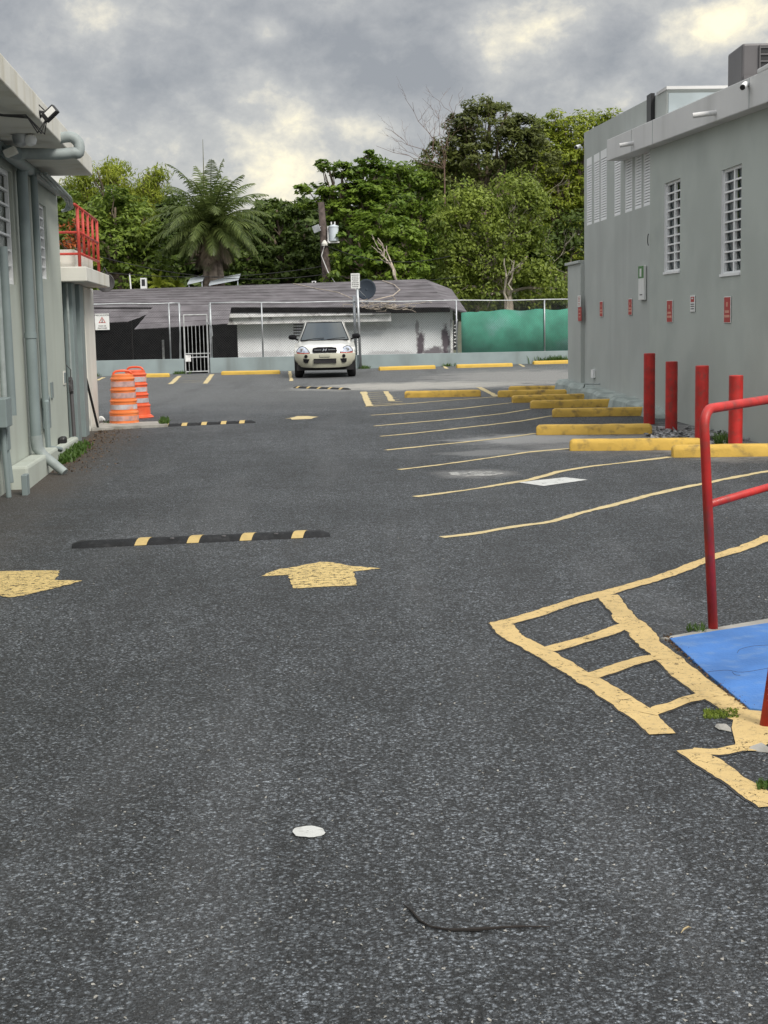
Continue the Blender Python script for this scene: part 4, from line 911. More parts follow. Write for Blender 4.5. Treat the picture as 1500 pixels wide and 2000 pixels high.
# ------------------------------------------------------------------ orange drums
def drum(p, rz, label, mk, tapes, dent=0, sc=1.):
    t = thing('traffic_drum', label, 'traffic drum', (p[0], p[1], 0), rz, 'orange traffic drums')
    prof = [(.27, 0), (.275, .04), (.245, .055), (.24, .20), (.25, .21), (.25, .235), (.225, .25), (.22, .40), (.232, .41), (.232, .43), (.212, .445), (.207, .585), (.22, .595), (.22, .615), (.20, .63), (.195, .77), (.207, .78), (.207, .80), (.185, .82), (.18, .86), (.10, .875), (.001, .875)]
    dn = (lambda a, h: 1 + dent * (math.sin(a * 2 + h * 7) * .5 * (1 if h < .5 else .3)))
    m = MB(); m.lathe((0, 0, 0), [(r * sc, h * sc) for r, h in prof], 36, dent=dn); m.build('drum_body', MT[mk], t, origin='local', autos=True)
    for z0, z1, r, k in tapes:
        m = MB(); n = 36; V = []
        for i in range(n + 1):
            a = 2 * math.pi * i / n
            for z in (z0, z1):
                rr = (r + .004) * sc * dn(a, z); V.append((rr * math.cos(a), rr * math.sin(a), z * sc))
        m.add(V, [(2 * i, 2 * i + 2, 2 * i + 3, 2 * i + 1) for i in range(n)]); m.build('reflective_band', MT[k], t, origin='local', smooth=True)
    m = MB(); P = [Vector((x * sc, 0, z * sc)) for x, z in [(-.15, .86), (-.145, .89), (-.11, .915), (-.04, .925), (.04, .925), (.11, .915), (.145, .89), (.15, .86)]]
    m.tube(P, .020 * sc, 8); m.build('handle', MT['orangered'], t, origin='local', smooth=True)
    m = MB(); m.lathe((0, 0, 0), [(.30, -.002), (.305, .015), (.27, .03), (.001, .031)], 28); m.build('rubber_base', MT[mk], t, origin='local', autos=True)
p = G(238, 833); drum((p[0], p[1] + .25), .25, 'nearer orange traffic drum with scuffed bands beside the left building', 'orange', [(.66, .75, .199, 'reflect2'), (.47, .56, .210, 'reflect2'), (.28, .36, .223, 'reflect'), (.09, .17, .243, 'reflect2')], sc=.98)
p = G(264, 817); drum((p[0], p[1] + .2), -.2, 'dented reddish orange traffic drum standing just behind the other drum', 'orangered', [(.66, .75, .199, 'reflect'), (.48, .56, .209, 'reflect'), (.28, .36, .223, 'reflect')], .05, sc=.98)

# ------------------------------------------------------------------ red handrails
def handrail(base, top, rd, label, midz, ln=1.6):
    t = thing('handrail', label, 'handrail', tuple(base)); base = Vector(base); top = Vector(top); rd = Vector(rd).normalized()
    m = MB(); ax = (top - base); P = [base]; c = top; rb = .10
    P.append(c - ax.normalized() * rb)
    for k in range(1, 7):
        a = math.pi / 2 * k / 6; P.append(c - ax.normalized() * rb * (1 - math.sin(a)) + rd * rb * (1 - math.cos(a)))
    P.append(c + rd * ln); end = c + rd * ln
    P += [end + rd * .06 - Vector((0, 0, .04)), end + rd * .1 - Vector((0, 0, .1)), Vector((end.x + rd.x * .1, end.y + rd.y * .1, 0))]
    m.tube(P, .0255, 16); m.build('frame_tube', MT['red'], t, smooth=True)
    s = base + ax * midz / ax.z; m = MB(); m.tube([s + rd * .012, s + rd * (ln + .1)], .021, 14); m.build('mid_bar', MT['red'], t, smooth=True)
B = G(1393, 1230); T = DP(1374, 800, 7.27); e = DP(1500, 781, 8.0)
handrail((B[0], B[1], 0), tuple(T), Vector((float(e[0] - T[0]), float(e[1] - T[1]), 0)), 'tall red tube handrail standing at the corner of the blue ramp', float(DP(1390, 985, 7.3)[2]), 1.9)
B = G(1496, 1418); handrail((B[0], B[1], 0), (B[0] + .17, B[1] + .1, 1.08), (.5, .75, 0), 'red handrail leg rising out of the photo at its right edge', .55, 1.2)
# ------------------------------------------------------------------ far low wall and chain link fence
sG0, sG1 = fs_of(360, 725), fs_of(411, 725)       # the gate opening
def wtop(s): return .50 - .005 * s
m = MB(); m.hexa([FS(0, -.7, 0), FS(sG0, -.7, 0), FS(sG0, -.7, -.15), FS(0, -.7, -.15), FS(0, .54, 0), FS(sG0, .50, 0), FS(sG0, .50, -.15), FS(0, .54, -.15)])
tag(m.build('low_wall', MT['lowwall'], bevel=.008), 'blue grey low wall left of the metal gate', 'wall')
m = MB(); Lf = (FB - FA).length; m.hexa([FS(sG1, -.7, 0), FS(Lf, -.7, 0), FS(Lf, -.7, -.15), FS(sG1, -.7, -.15), FS(sG1, .50, 0), FS(Lf, .39, 0), FS(Lf, .39, -.15), FS(sG1, .50, -.15)])
tag(m.build('low_wall', MT['lowwall'], bevel=.008), 'long blue grey low wall right of the metal gate', 'wall')
fz = lambda s: 2.42 - .008 * s
def chain(parent, s0, s1, z0f, z1f, sp=.085, r=.0026):
    m = MB(); off = -.07; n = int((s1 - s0 + 3) / sp)
    for dr in (1, -1):
        for i in range(-int(2.5 / sp), int((s1 - s0) / sp) + int(2.5 / sp)):
            # line s = sa + dr*(z-z0)
            sa = s0 + i * sp; z0 = z0f(min(max(sa, s0), s1)); z1 = z1f(min(max(sa, s0), s1)); H = z1 - z0
            ta, tb = 0., H
            if dr == 1: ta = max(ta, s0 - sa); tb = min(tb, s1 - sa)
            else: ta = max(ta, sa - s1); tb = min(tb, sa - s0)
            if tb - ta < .05: continue
            a = FS(sa + dr * ta, z0 + ta, off + dr * .002); b = FS(sa + dr * tb, z0 + tb, off + dr * .002)
            m.tube([a, b], r, 3, caps=False)
    return m.build('wire_mesh', MT['wire'], parent)
def fence(s0, s1, posts, label):
    t = thing('chain_link_fence', label, 'fence', tuple(FS((s0 + s1) / 2, wtop(s0), -.07)))
    for s in posts:
        m = MB(); m.tube([FS(s, -.1 if s < 0 else wtop(s) - .02, -.07), FS(s, fz(s) + .02, -.07)], .026, 8); m.build('post', MT['galv'], t, smooth=True)
    m = MB(); K = 30; m.tube([FS(s0 + (s1 - s0) * i / K, fz(s0 + (s1 - s0) * i / K) + .012 * math.sin(i * 1.1) , -.07) for i in range(K + 1)], .019, 8); m.build('top_rail', MT['galv'], t, smooth=True)
    chain(t, s0, s1, lambda s: wtop(s), lambda s: fz(s)); return t
fence(.2, sG0 - .1, [fs_of(178, 650), fs_of(332, 650), fs_of(352, 650)], 'chain link fence on the low wall left of the gate')
fence(sG1 + .05, Lf - .3, [fs_of(413, 650), fs_of(513, 650), fs_of(893, 650), fs_of(1065, 650)], 'long chain link fence on the low wall right of the gate')
# gate
t = thing('metal_gate', 'white barred metal gate in the gap of the low wall', 'gate', tuple(FS((sG0 + sG1) / 2, 0, -.08)))
gz = 1.95
m = MB(); 
for s in (sG0 + .05, sG1 - .05): m.tube([FS(s, .0, -.08), FS(s, gz, -.08)], .026, 8)
m.tube([FS(sG0 + .05, gz, -.08), FS(sG1 - .05, gz, -.08)], .022, 8); m.tube([FS(sG0 + .05, .06, -.08), FS(sG1 - .05, .06, -.08)], .022, 8); m.tube([FS(sG0 + .05, .66, -.08), FS(sG1 + .1, .66, -.08)], .018, 8); m.tube([FS(sG0 + .05, .54, -.08), FS(sG1 - .05, .54, -.08)], .018, 8); m.build('gate_frame', MT['gatewhite'], t, autos=True)
for k in range(5):
    s = sG0 + .05 + (sG1 - sG0 - .1) * (k + 1) / 6; m = MB(); m.tube([FS(s, .06, -.08), FS(s, 1.6, -.08)], .010, 6); m.build('bar', MT['gatewhite'], t)
m = MB(); m.hexa([FS(sG0 + .05, .40, -.06), FS(sG0 + .24, .40, -.06), FS(sG0 + .24, .40, -.10), FS(sG0 + .05, .40, -.10), FS(sG0 + .05, .62, -.06), FS(sG0 + .24, .62, -.06), FS(sG0 + .24, .62, -.10), FS(sG0 + .05, .62, -.10)]); m.build('lock_box', MT['beam'], t)
m = MB(); m.tube([FS(sG1 - .05, 1.7, -.04), FS(sG1 + .1, 1.55, -.04), FS(sG1 + .12, 1.25, -.04), FS(sG1 + .02, 1.15, -.04)], .014, 6); m.build('chain', MT['galv'], t)
m = MB(); m.tube([FS(sG0 - .12, .48, -.07), FS(sG0 - .05, 2.3, -.07)], .022, 8); m.build('gate_post', MT['galv'], t)
m = MB(); m.tube([FS(sG1 + .04, .48, -.07), FS(sG1 + .04, 2.3, -.07)], .02, 8); m.build('gate_post', MT['galv'], t)

# green netting
gs0, gs1 = fs_of(903, 650), Lf - .5
t = MB(); K = 60; V = []
for i in range(K + 1):
    s = gs0 + (gs1 - gs0) * i / K; zt_ = 1.90 + .03 * math.sin(i * .9) - (0.06 if i < 4 else 0); sb = s - (.12 if i == 0 else 0)
    V += [FS(s, wtop(s) + .02, -.10 - .02 * math.sin(i * .7)), FS(s, (zt_ + .45) / 2, -.11 + .02 * math.sin(i * 1.3)), FS(s, zt_, -.10 + .015 * math.sin(i * 1.7))]
t.add(V, [(i * 3 + j, (i + 1) * 3 + j, (i + 1) * 3 + j + 1, i * 3 + j + 1) for i in range(K) for j in range(2)])
o = t.build('shade_netting', MT['netting'], smooth=True); tag(o, 'green shade netting tied along the right end of the fence', 'netting')
mo = o.modifiers.new('thick', 'SOLIDIFY'); mo.thickness = .006

# pole with notice sign
s = fs_of(703, 715); Pb = FS(s, 0, .12)
t = thing('sign_pole', 'steel pole with a white text notice, right of the parked car', 'sign', tuple(Pb))
ztp = float(DP(697, 545, Pb.y)[2]); m = MB(); m.tube([Pb, (Pb.x - .06, Pb.y, ztp)], .045, 10); m.build('pole', MT['galv'], t, smooth=True)
m = MB(); m.tube([(Pb.x - .16, Pb.y + .2, .4), (Pb.x - .18, Pb.y + .2, 2.5)], .05, 8); m.build('rear_post', MT['galv'], t, smooth=True)
a_ = DP(685, 534, Pb.y - .06); b_ = DP(703, 563, Pb.y - .06); xa, xb, za, zb2 = float(a_[0]), float(b_[0]), float(a_[2]), float(b_[2])
m = MB(); m.box(xa, xb, Pb.y - .065, Pb.y - .055, zb2, za); sp = m.build('sign_plate', MT['signwhite'], t)
m = MB()
for k in range(7):
    z = za - .06 - k * .065; w_ = (xb - xa) * random.uniform(.30, .42); n = 4
    for j in range(n):
        x0 = (xa + xb) / 2 - w_ + 2 * w_ * j / n; m.box(x0, x0 + 2 * w_ / n * .8, Pb.y - .069, Pb.y - .066, z - .012, z + .012)
m.build('lettering', MT['ink'], t)

# warning sign on the fence
a_ = FP(186, 613, .03); b_ = FP(213, 644, .03)
t = thing('warning_sign', 'white pedestrian warning sign with red triangle on the fence', 'sign', tuple((a_ + b_) / 2))
ex = fdir; wS = 27 / 58.5; hS = 31 / 58.5; cS = Vector(((a_ + b_) / 2)); Mx = Matrix(((ex.x, 0, fnrm.x, cS.x), (ex.y, 0, fnrm.y, cS.y), (0, 1, 0, cS.z), (0, 0, 0, 1)))
def lbox(m, x0, x1, y0, y1, z0, z1): return m.hexa([Mx @ Vector(p) for p in [(x0, y0, z0), (x1, y0, z0), (x1, y1, z0), (x0, y1, z0), (x0, y0, z1), (x1, y0, z1), (x1, y1, z1), (x0, y1, z1)]])
lbox(MB(), -wS / 2, wS / 2, -hS / 2, hS / 2, -.006, 0).build('sign_plate', MT['signwhite'], t)
m = MB(); m.text('PRECAUCIÓN', .075, Mx @ Matrix.Translation((0, hS * .40, .002)), bold=.001); m.text('PASO DE', .062, Mx @ Matrix.Translation((0, -hS * .26, .002)), bold=.001); m.text('PEATONES', .062, Mx @ Matrix.Translation((0, -hS * .40, .002)), bold=.001); m.build('lettering', MT['ink'], t)
m = MB(); tri = [Vector((math.cos(a) * .135, math.sin(a) * .135 + .03, .003)) for a in (R(90), R(210), R(330))]; tin = [Vector((p.x * .68, (p.y - .03) * .68 + .03, .003)) for p in tri]
m.add([Mx @ p for p in tri + tin], [(0, 1, 4, 3), (1, 2, 5, 4), (2, 0, 3, 5)]); m.build('triangle', MT['signred'], t)
m = MB(); m.lathe(Mx @ Vector((0, .075, .003)), [(.001, -.001), (.014, -.001), (.014, .001), (.001, .001)], 10, axis='y')
m.add([Mx @ Vector(p) for p in [(-.015, .058, .004), (.015, .058, .004), (.01, .01, .004), (.035, -.03, .004), (.02, -.035, .004), (0, -.005, .004), (-.025, -.035, .004), (-.04, -.03, .004), (-.01, .01, .004)]], [tuple(reversed(range(9)))]); m.build('symbol', MT['ink'], t)

# ------------------------------------------------------------------ house beyond the fence
HY = 54.0      # front wall distance
def HP(x, y, Y=HY): return Vector(DP(x, y, Y))
H = thing('house', 'low old house with weathered grey roof and white wall behind the fence', 'house', (0, HY + 3, -.7))
def quad_slab(name, pts, th, mk, parent, extra=None):
    m = MB(); P = [Vector(p) for p in pts]; n = (P[1] - P[0]).cross(P[2] - P[0]).normalized()
    if n.z < 0: n = -n
    Q = [p - n * th for p in P]; k = len(P); m.add(P + Q, [tuple(range(k)), tuple(reversed(range(k, 2 * k)))] + [(i, k + i, k + (i + 1) % k, (i + 1) % k) for i in range(k)]); return m.build(name, MT[mk], parent)
RY = 59.5
# main roof: ridge y 565 (left) to 545 (right), eave
ridgeL = HP(120, 569, RY); ridge1 = HP(520, 556, RY); ridgeR = HP(830, 545, RY)
eaveL = HP(140, 632, HY - 1.2); e1 = HP(300, 606, HY - .9); e2 = HP(440, 600, HY - .8); e3 = HP(765, 603, HY - .8); eaveR = HP(905, 609, HY - .8)
# corrugated / layered felt: courses as real steps
def roof_courses(A0, A1, B0, B1, n, mk, name, parent, th=.016, seg=30):
    """A: ridge left/right, B: eave left/right; overlapping courses"""
    m = MB(); 
    for k in range(n):
        t0, t1 = k / n, (k + 1.06) / n
        V = []
        for i in range(seg + 1):
            u = i / seg; top = A0.lerp(A1, u); bot = B0.lerp(B1, u); p = top.lerp(bot, t0); q = top.lerp(bot, min(1.01, t1))
            j = random.uniform(-.006, .006); V += [p + Vector((0, 0, -.005)), q + Vector((0, 0, th + j)), q + Vector((0, 0, -.006 + j))]
        m.add(V, [(i * 3 + j, (i + 1) * 3 + j, (i + 1) * 3 + j + 1, i * 3 + j + 1) for i in range(seg) for j in range(2)])
    return m.build(name, MT[mk], parent)
roofp = roof_courses(ridgeL, ridgeR, HP(120, 600, HY - .8), HP(880, 600, HY - .8), 8, 'roofing', 'roof', H, seg=60)
roof_courses(HP(140, 597, HY - .6), HP(330, 598, HY - .6), HP(140, 633, HY - 1.7), HP(252, 628, HY - 1.7), 3, 'roofing', 'lower_roof', H)
roof_courses(HP(300, 598, HY - .9), HP(452, 598, HY - .9), HP(263, 643, HY - 2.2), HP(446, 632, HY - 2.2), 4, 'roofing', 'awning_roof', H)
quad_slab('roof_hip', [ridgeR, HP(882, 565, RY - 1.5), HP(912, 609, HY - .9), HP(879, 601, HY - .82)], .06, 'roofing', H)
# rear slope so that the roof is solid
quad_slab('rear_roof', [ridgeL + Vector((0, .02, 0)), ridgeR + Vector((0, .02, 0)), ridgeR + Vector((1.5, 5.5, -1.3)), ridgeL + Vector((0, 5.5, -1.3))], .06, 'roofing', H)
_sp = []
for x_, y_, rx_, ry_, a_ in [(821, 672, 9, 30, .95), (870, 664, 8, 34, .95), (846, 690, 30, 14, .85), (815, 640, 4, 18, .6), (760, 692, 60, 8, .35), (520, 692, 60, 8, .3), (700, 640, 90, 8, .25)]:
    q_ = HP(x_, y_); k_ = HY / F; _sp.append((q_.x, q_.z, rx_ * k_, ry_ * k_, a_))
mildew(MT['housewall'], _sp)
# walls
def vbox(x0, x1, yt, yb, Y0, Y1, name, mk, parent, bevel=0):
    a = HP(x0, yt, Y0); b = HP(x1, yt, Y0); zb_ = -.75 if yb is None else HP((x0 + x1) / 2, yb, Y0).z
    m = MB(); m.hexa([(a.x, Y0, zb_), (b.x, Y0, zb_), (b.x, Y1, zb_), (a.x, Y1, zb_), (a.x, Y0, a.z), (b.x, Y0, b.z), (b.x, Y1, b.z), (a.x, Y1, a.z)]); return m.build(name, MT[mk], parent, bevel=bevel)
vbox(462, 882, 606, None, HY, HY + .2, 'wall', 'housewall', H)
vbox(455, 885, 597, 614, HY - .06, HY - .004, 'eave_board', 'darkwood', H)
vbox(443, 764, 611, 631, HY - .55, HY - .45, 'beam', 'beam', H, .01)
vbox(443, 764, 613, 617.5, HY - .70, HY - .555, 'beam_ledge', 'beam', H, .01)
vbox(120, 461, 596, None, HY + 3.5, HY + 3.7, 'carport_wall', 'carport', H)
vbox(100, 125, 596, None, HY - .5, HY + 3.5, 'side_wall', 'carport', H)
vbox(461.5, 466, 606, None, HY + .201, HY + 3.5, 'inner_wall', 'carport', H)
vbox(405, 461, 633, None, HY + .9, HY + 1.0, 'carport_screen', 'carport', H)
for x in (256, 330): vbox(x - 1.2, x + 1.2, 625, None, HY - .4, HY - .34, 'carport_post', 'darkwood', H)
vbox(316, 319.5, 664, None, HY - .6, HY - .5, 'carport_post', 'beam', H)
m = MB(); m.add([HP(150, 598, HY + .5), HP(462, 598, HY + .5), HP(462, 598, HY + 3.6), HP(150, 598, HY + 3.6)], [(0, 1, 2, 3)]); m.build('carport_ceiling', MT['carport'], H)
# louvre window by the car
f = vbox(572, 600, 631, 660, HY - .03, HY - .003, 'window', 'housewall', H)
for k in range(5): vbox(573, 599, 633 + k * 5.4, 635.3 + k * 5.4, HY - .05, HY - .031, 'window_slat', 'slatdark', f)
# corner post and black mildew patches
vbox(879, 884, 600, None, HY - .12, HY - .02, 'corner_post', 'beam', H)
def stainpatch(pts):
    m = MB(); P = [HP(x, y, HY - .006) for x, y in pts]; m.add(P, [tuple(range(len(P)))]); return m.build('mildew_stain', MT['stain'], H)
0 and stainpatch([(813, 644), (820, 652), (828, 668), (830, 692), (812, 692), (811, 668)][::-1]); 0 and stainpatch([(862, 660), (868, 634), (872, 636), (876, 668), (878, 692), (858, 692)][::-1]); 0 and stainpatch([(828, 668), (838, 680), (850, 676), (862, 682), (862, 694), (828, 694)][::-1])
# loose cables and branches heaped on the eave
m = MB()
for k in range(26):
    a = HP(random.uniform(700, 800), random.uniform(594, 602), HY - .9); P = [a]
    for j in range(4): P.append(P[-1] + Vector((random.uniform(-.35, .4), random.uniform(-.1, .1), random.uniform(-.10, .12))))
    m.tube(P, .012, 5)
tag(m.build('cable_tangle', MT['palebark']), 'tangle of pale dry vines heaped along the eave right of the sign pole', 'dry vines')
m = MB()
m.tube([HP(573, 554, RY - .3), HP(610, 562, RY - 1.4), HP(660, 571, HY + 1.6), HP(690, 584, HY)], .016, 6); m.tube([HP(747, 548, RY - .3), HP(770, 556, RY - 1.4), HP(781, 566, HY + 2), HP(768, 577, HY + 1), HP(730, 586, HY)], .02, 6)
tag(m.build('roof_cable', MT['palebark']), 'pale cables lying over the grey house roof', 'cable')
# dish
c = HP(716, 566, HY - .2); t = thing('satellite_dish', 'large dark satellite dish on the house roof behind the sign pole', 'satellite dish', (c.x, c.y, c.z - .6))
m = MB(); rr = 20 / (F / HY); n = 28; V = []; ringsN = 6
dx = Vector((1, .12, 0)).normalized(); fwd = Vector((-.25, -1, .15)).normalized(); dx = (dx - fwd * dx.dot(fwd)).normalized(); dz = dx.cross(fwd) * -1
for i in range(ringsN + 1):
    r_ = rr * i / ringsN
    for k in range(n): a = 2 * math.pi * k / n; V.append(c + dx * r_ * math.cos(a) + dz * r_ * math.sin(a) + fwd * (.10 * (i / ringsN) ** 2))
m.add(V, [(i * n + k, i * n + (k + 1) % n, (i + 1) * n + (k + 1) % n, (i + 1) * n + k) for i in range(ringsN) for k in range(n)]); o = m.build('reflector', MT['dish'], t, smooth=True); mo = o.modifiers.new('thick', 'SOLIDIFY'); mo.thickness = .015
m = MB(); m.tube([c - dz * -.0, c + Vector((0, .15, -.1)), (c.x, c.y + .2, c.z - .6)], .03, 8); m.tube([c - fwd * -.0 + dx * -.2 - dz * -.1, c + fwd * .4 + dx * -.25], .012, 6); m.tube([c + dz * -.3, c + fwd * .4 + dx * -.25], .012, 6); m.build('mount', MT['galv'], t)
m = MB(); e_ = c + fwd * .42 + dx * -.25; obox(m, e_, (1, 0, .3), (0, 1, 0), (-.3, 0, 1), .07, .05, .05); m.build('receiver', MT['trimwhite'], t, bevel=.01)
# rooftop bits: white vents etc
for x, y, w_, h_, lb in [(280, 552, 6, 18, 'white box unit standing on the ridge left of the palm'), (613, 552, 4, 6, 'small white vent on the ridge left of the sign pole')]:
    a = HP(x, y, RY + .5); m = MB(); k = RY / F; m.box(a.x - w_ * k, a.x + w_ * k, a.y, a.y + .2, a.z - h_ * k * .6 - .2, a.z + h_ * k * .5); o = m.build('roof_box', MT['wframe'], bevel=.01); tag(o, lb, 'vent box')
    m = MB(); m.box(a.x - w_ * k * .55, a.x + w_ * k * .55, a.y - .01, a.y - .002, a.z - h_ * k * .35, a.z + h_ * k * .35); m.build('vent_opening', MT['ink'], o, origin='local')
a = HP(256, 563, RY + .3); b2 = HP(253, 535, RY + .3); m = MB(); m.tube([a - Vector((0, 0, .2)), b2], .03, 6); tag(m.build('vent_stack', MT['wframe']), 'thin white pipe standing on the ridge above the awning', 'pipe')
for (xa, ya), (xb, yb), lb in [((366, 556), (396, 549), 'small tilted solar panel left of the palm trunk'), ((408, 558), (466, 547), 'larger tilted solar panel right of the palm trunk')]:
    a = HP(xa, ya, RY + .6); b2 = HP(xb, yb, RY + .6); th_ = Vector((0, 0, .05)); dpv = Vector((0, 1.0, .25)); m = MB(); m.hexa([a, b2, b2 + dpv, a + dpv, a + th_, b2 + th_, b2 + dpv + th_, a + dpv + th_])
    m.tube([b2 + Vector((-.05, .1, 0)), b2 + Vector((-.05, .1, -.3))], .02, 6); m.tube([a + Vector((.05, .1, 0)), a + Vector((.05, .1, -.3))], .02, 6); tag(m.build('solar_panel', MT['tank']), lb, 'solar panel')
# junk seen between house and netting
a = HP(889, 655, HY + .3); m = MB(); obox(m, a, (1, 0, 0), (0, 1, 0), (.08, 0, 1), .09, .05, .55); tag(m.build('board', MT['blackpl'], bevel=.01), 'dark upright board with white marks leaning at the house corner', 'board')
a = HP(889, 655, HY + .3); m = MB()
for k in range(7): obox(m, a + Vector((.0, -.055, -.4 + k * .13)), (1, 0, .4 * (-1) ** k), (0, 1, 0), (0, 0, 1), .05, .004, .02)
m.build('white_marks', MT['wframe'], bpy.data.objects['board'], origin=None)

# ------------------------------------------------------------------ parked car (local frame: x right, -y towards the camera, z up)
def car():
    pL = G(580, 738); pR = G(693, 738); c = (pL + pR) / 2
    c = (float(c[0]), float(c[1]) - .1)
    t = thing('parked_car', 'champagne compact SUV parked facing the camera against the low wall', 'car', (c[0], c[1], 0), R(2))
    W2 = .90; NU = 24
    def fy(u): return .34 * abs(u) ** 3.2
    def hw(y): return W2 * (1 if y > .5 else .985)
    rows = []
    front = [(.34, .10), (.30, .02), (.40, -.02), (.55, -.03), (.66, -.015), (.715, .0), (.725, .035), (.80, .06), (.88, .095), (.925, .14)]
    us = [-1 + 2 * i / NU for i in range(NU + 1)]
    for z, dy in front:
        nar = float(np.interp(z, [.30, .40, .52, .62], [.84, .91, .97, 1.]))
        rows.append([(W2 * u * nar, fy(u) + dy + .02, z - (.05 * abs(u) ** 4 if z > .8 else 0) + (.03 * abs(u) ** 3 if z < .35 else 0)) for u in us])
    hood = [(.25, .955), (.45, .99), (.70, 1.025), (.95, 1.06), (1.15, 1.09)]
    for y, z in hood:
        k = (y - .16) / (1.15 - .16)
        rows.append([(W2 * u * (1 - .02 * abs(u) * k), fy(u) * (1 - k) + y, z - .085 * abs(u) ** 3.5 + .018 * math.exp(-((abs(u) - .55) / .12) ** 2) * (1 - k * .5)) for u in us])
    for y, z in [(1.6, 1.06), (2.6, 1.06), (3.6, 1.06), (4.12, 1.05), (4.28, .98), (4.33, .8), (4.34, .6), (4.30, .42), (4.2, .32)]:
        rows.append([(W2 * u * (1 if y < 4.1 else .97), y - (.12 * abs(u) ** 3 if y > 4.1 else 0), z - (.07 * abs(u) ** 3.5 if z > .9 else 0)) for u in us])
    m = MB(); V = [p for r_ in rows for p in r_]; n = NU + 1
    m.add(V, [(i * n + j, i * n + j + 1, (i + 1) * n + j + 1, (i + 1) * n + j) for i in range(len(rows) - 1) for j in range(NU)], 0)
    # bumper zone in the duller colour
    for i in range(5):
        for j in range(NU): m.mi[i * NU + j] = 1
    # sides with wheel arches
    wy = [.86, 3.48]; K = 90; ys = [.36 + (4.2 - .36) * i / K for i in range(K + 1)]
    def topz(y):
        H_ = [(.36, .80), (.5, .885), (.7, .93), (.95, .965), (1.15, 1.0), (1.6, .99), (4.1, .975), (4.2, .90)]
        for a, b in zip(H_[:-1], H_[1:]):
            if a[0] <= y <= b[0]: return a[1] + (b[1] - a[1]) * (y - a[0]) / (b[0] - a[0])
        return .9
    def botz(y):
        z = .33
        for w in wy:
            d = abs(y - w)
            if d < .43: z = max(z, .33 + math.sqrt(max(0, .43 ** 2 - d ** 2)) * .98)
        return z
    for sgn in (-1, 1):
        V = []
        for y in ys:
            zt_, zb_ = topz(y), min(botz(y), topz(y) - .06)
            for k in range(5):
                z = zb_ + (zt_ - zb_) * k / 4; bul = .022 * math.sin(math.pi * min(1, max(0, (z - .3) / .7)))
                V.append((sgn * (W2 - .01 + bul) if k < 4 else sgn * W2 * .985, y, z))
        m.add(V, [((i * 5 + j, (i + 1) * 5 + j, (i + 1) * 5 + j + 1, i * 5 + j + 1) if sgn > 0 else (i * 5 + j, i * 5 + j + 1, (i + 1) * 5 + j + 1, (i + 1) * 5 + j)) for i in range(K) for j in range(4)], 0)
    # greenhouse shell: pillars and roof
    gb = [(-.76, 1.12), (.76, 1.12), (.82, 1.5), (.82, 3.9), (.70, 4.14), (-.70, 4.14), (-.82, 3.9), (-.82, 1.5)]
    gt = [(-.56, 1.86), (.56, 1.86), (.61, 2.1), (.61, 3.75), (.55, 3.98), (-.55, 3.98), (-.61, 3.75), (-.61, 2.1)]
    zb_, zt_ = 1.04, 1.615
    m.add([(x, y, zb_) for x, y in gb] + [(x, y, zt_) for x, y in gt], [(i, (i + 1) % 8, 8 + (i + 1) % 8, 8 + i) for i in range(8)], 0)
    # roof crown
    V = []; 
    for i in range(7):
        v = i / 6; y = 1.86 + (3.98 - 1.86) * v; hwid = .56 + .05 * math.sin(math.pi * min(1, v * 1.3 + .1))
        for j in range(9): u = -1 + j / 4; V.append((hwid * u, y, zt_ + (.075 * (1 - u ** 4) * (math.sin(math.pi * (.18 + .7 * v)) ** .5) if abs(u) < 1 and 0 < i < 6 else (.035 * (1 - u ** 4) if abs(u) < 1 else 0))))
    m.add(V, [(i * 9 + j, i * 9 + j + 1, (i + 1) * 9 + j + 1, (i + 1) * 9 + j) for i in range(6) for j in range(8)], 0)
    body = m.build('body', [MT['carpaint'], MT['carpaint2']], t, origin='local'); smooth_sharp(body.data, 38)
    def lp(A, B, C, D, in_=.0, out=.012):  # inset quad lifted along its normal
        P = [Vector(p) for p in (A, B, C, D)]; c = sum(P, Vector()) / 4; nrm = (P[1] - P[0]).cross(P[3] - P[0]).normalized(); return [p + (c - p).normalized() * in_ + nrm * out for p in P]
    # windshield (bottom left, bottom right, top right, top left as seen from the front)
    g = MB(); Q = lp((-.76, 1.12, 1.04), (.76, 1.12, 1.04), (.56, 1.86, 1.615), (-.56, 1.86, 1.615), .045, .010)
    Q[0].z += .03; Q[1].z += .03
    K_ = 8; V = []
    for i in range(K_ + 1):
        u = i / K_; V += [Q[0].lerp(Q[1], u) + Vector((0, -.05 * math.sin(math.pi * u), 0)), Q[3].lerp(Q[2], u) + Vector((0, -.04 * math.sin(math.pi * u), .01))]
    g.add(V, [(2 * i, 2 * i + 2, 2 * i + 3, 2 * i + 1) for i in range(K_)]); ws = g.build('windshield', MT['carglass'], t, origin='local', smooth=True)
    g = MB(); g.tube([V[0] + Vector((0, -.01, 0))] + [V[2 * i] + Vector((0, -.012, -.005)) for i in range(1, K_)] + [V[2 * K_]] + [V[2 * K_ + 1], *[V[2 * i + 1] + Vector((0, -.003, 0)) for i in range(K_ - 1, 0, -1)], V[1], V[0]], .014, 6); g.build('windshield_seal', MT['carblack'], ws, origin='local')
    g = MB(); obox(g, ((V[9] + V[7]) / 2) + Vector((0, -.03, -.045)), (1, 0, 0), (0, 1, .6), (0, -.6, 1), .04, .004, .012); g.build('permit_sticker', MT['wframe'], ws, origin='local')
    for sgn, x0 in ((1, .02), (1, -.62)):
        g = MB(); g.tube([(x0 + .05, 1.08, 1.10), (x0 + .30, 1.09, 1.135), (x0 + .60, 1.13, 1.15)], .010, 5); g.build('wiper', MT['carblack'], t, origin='local')
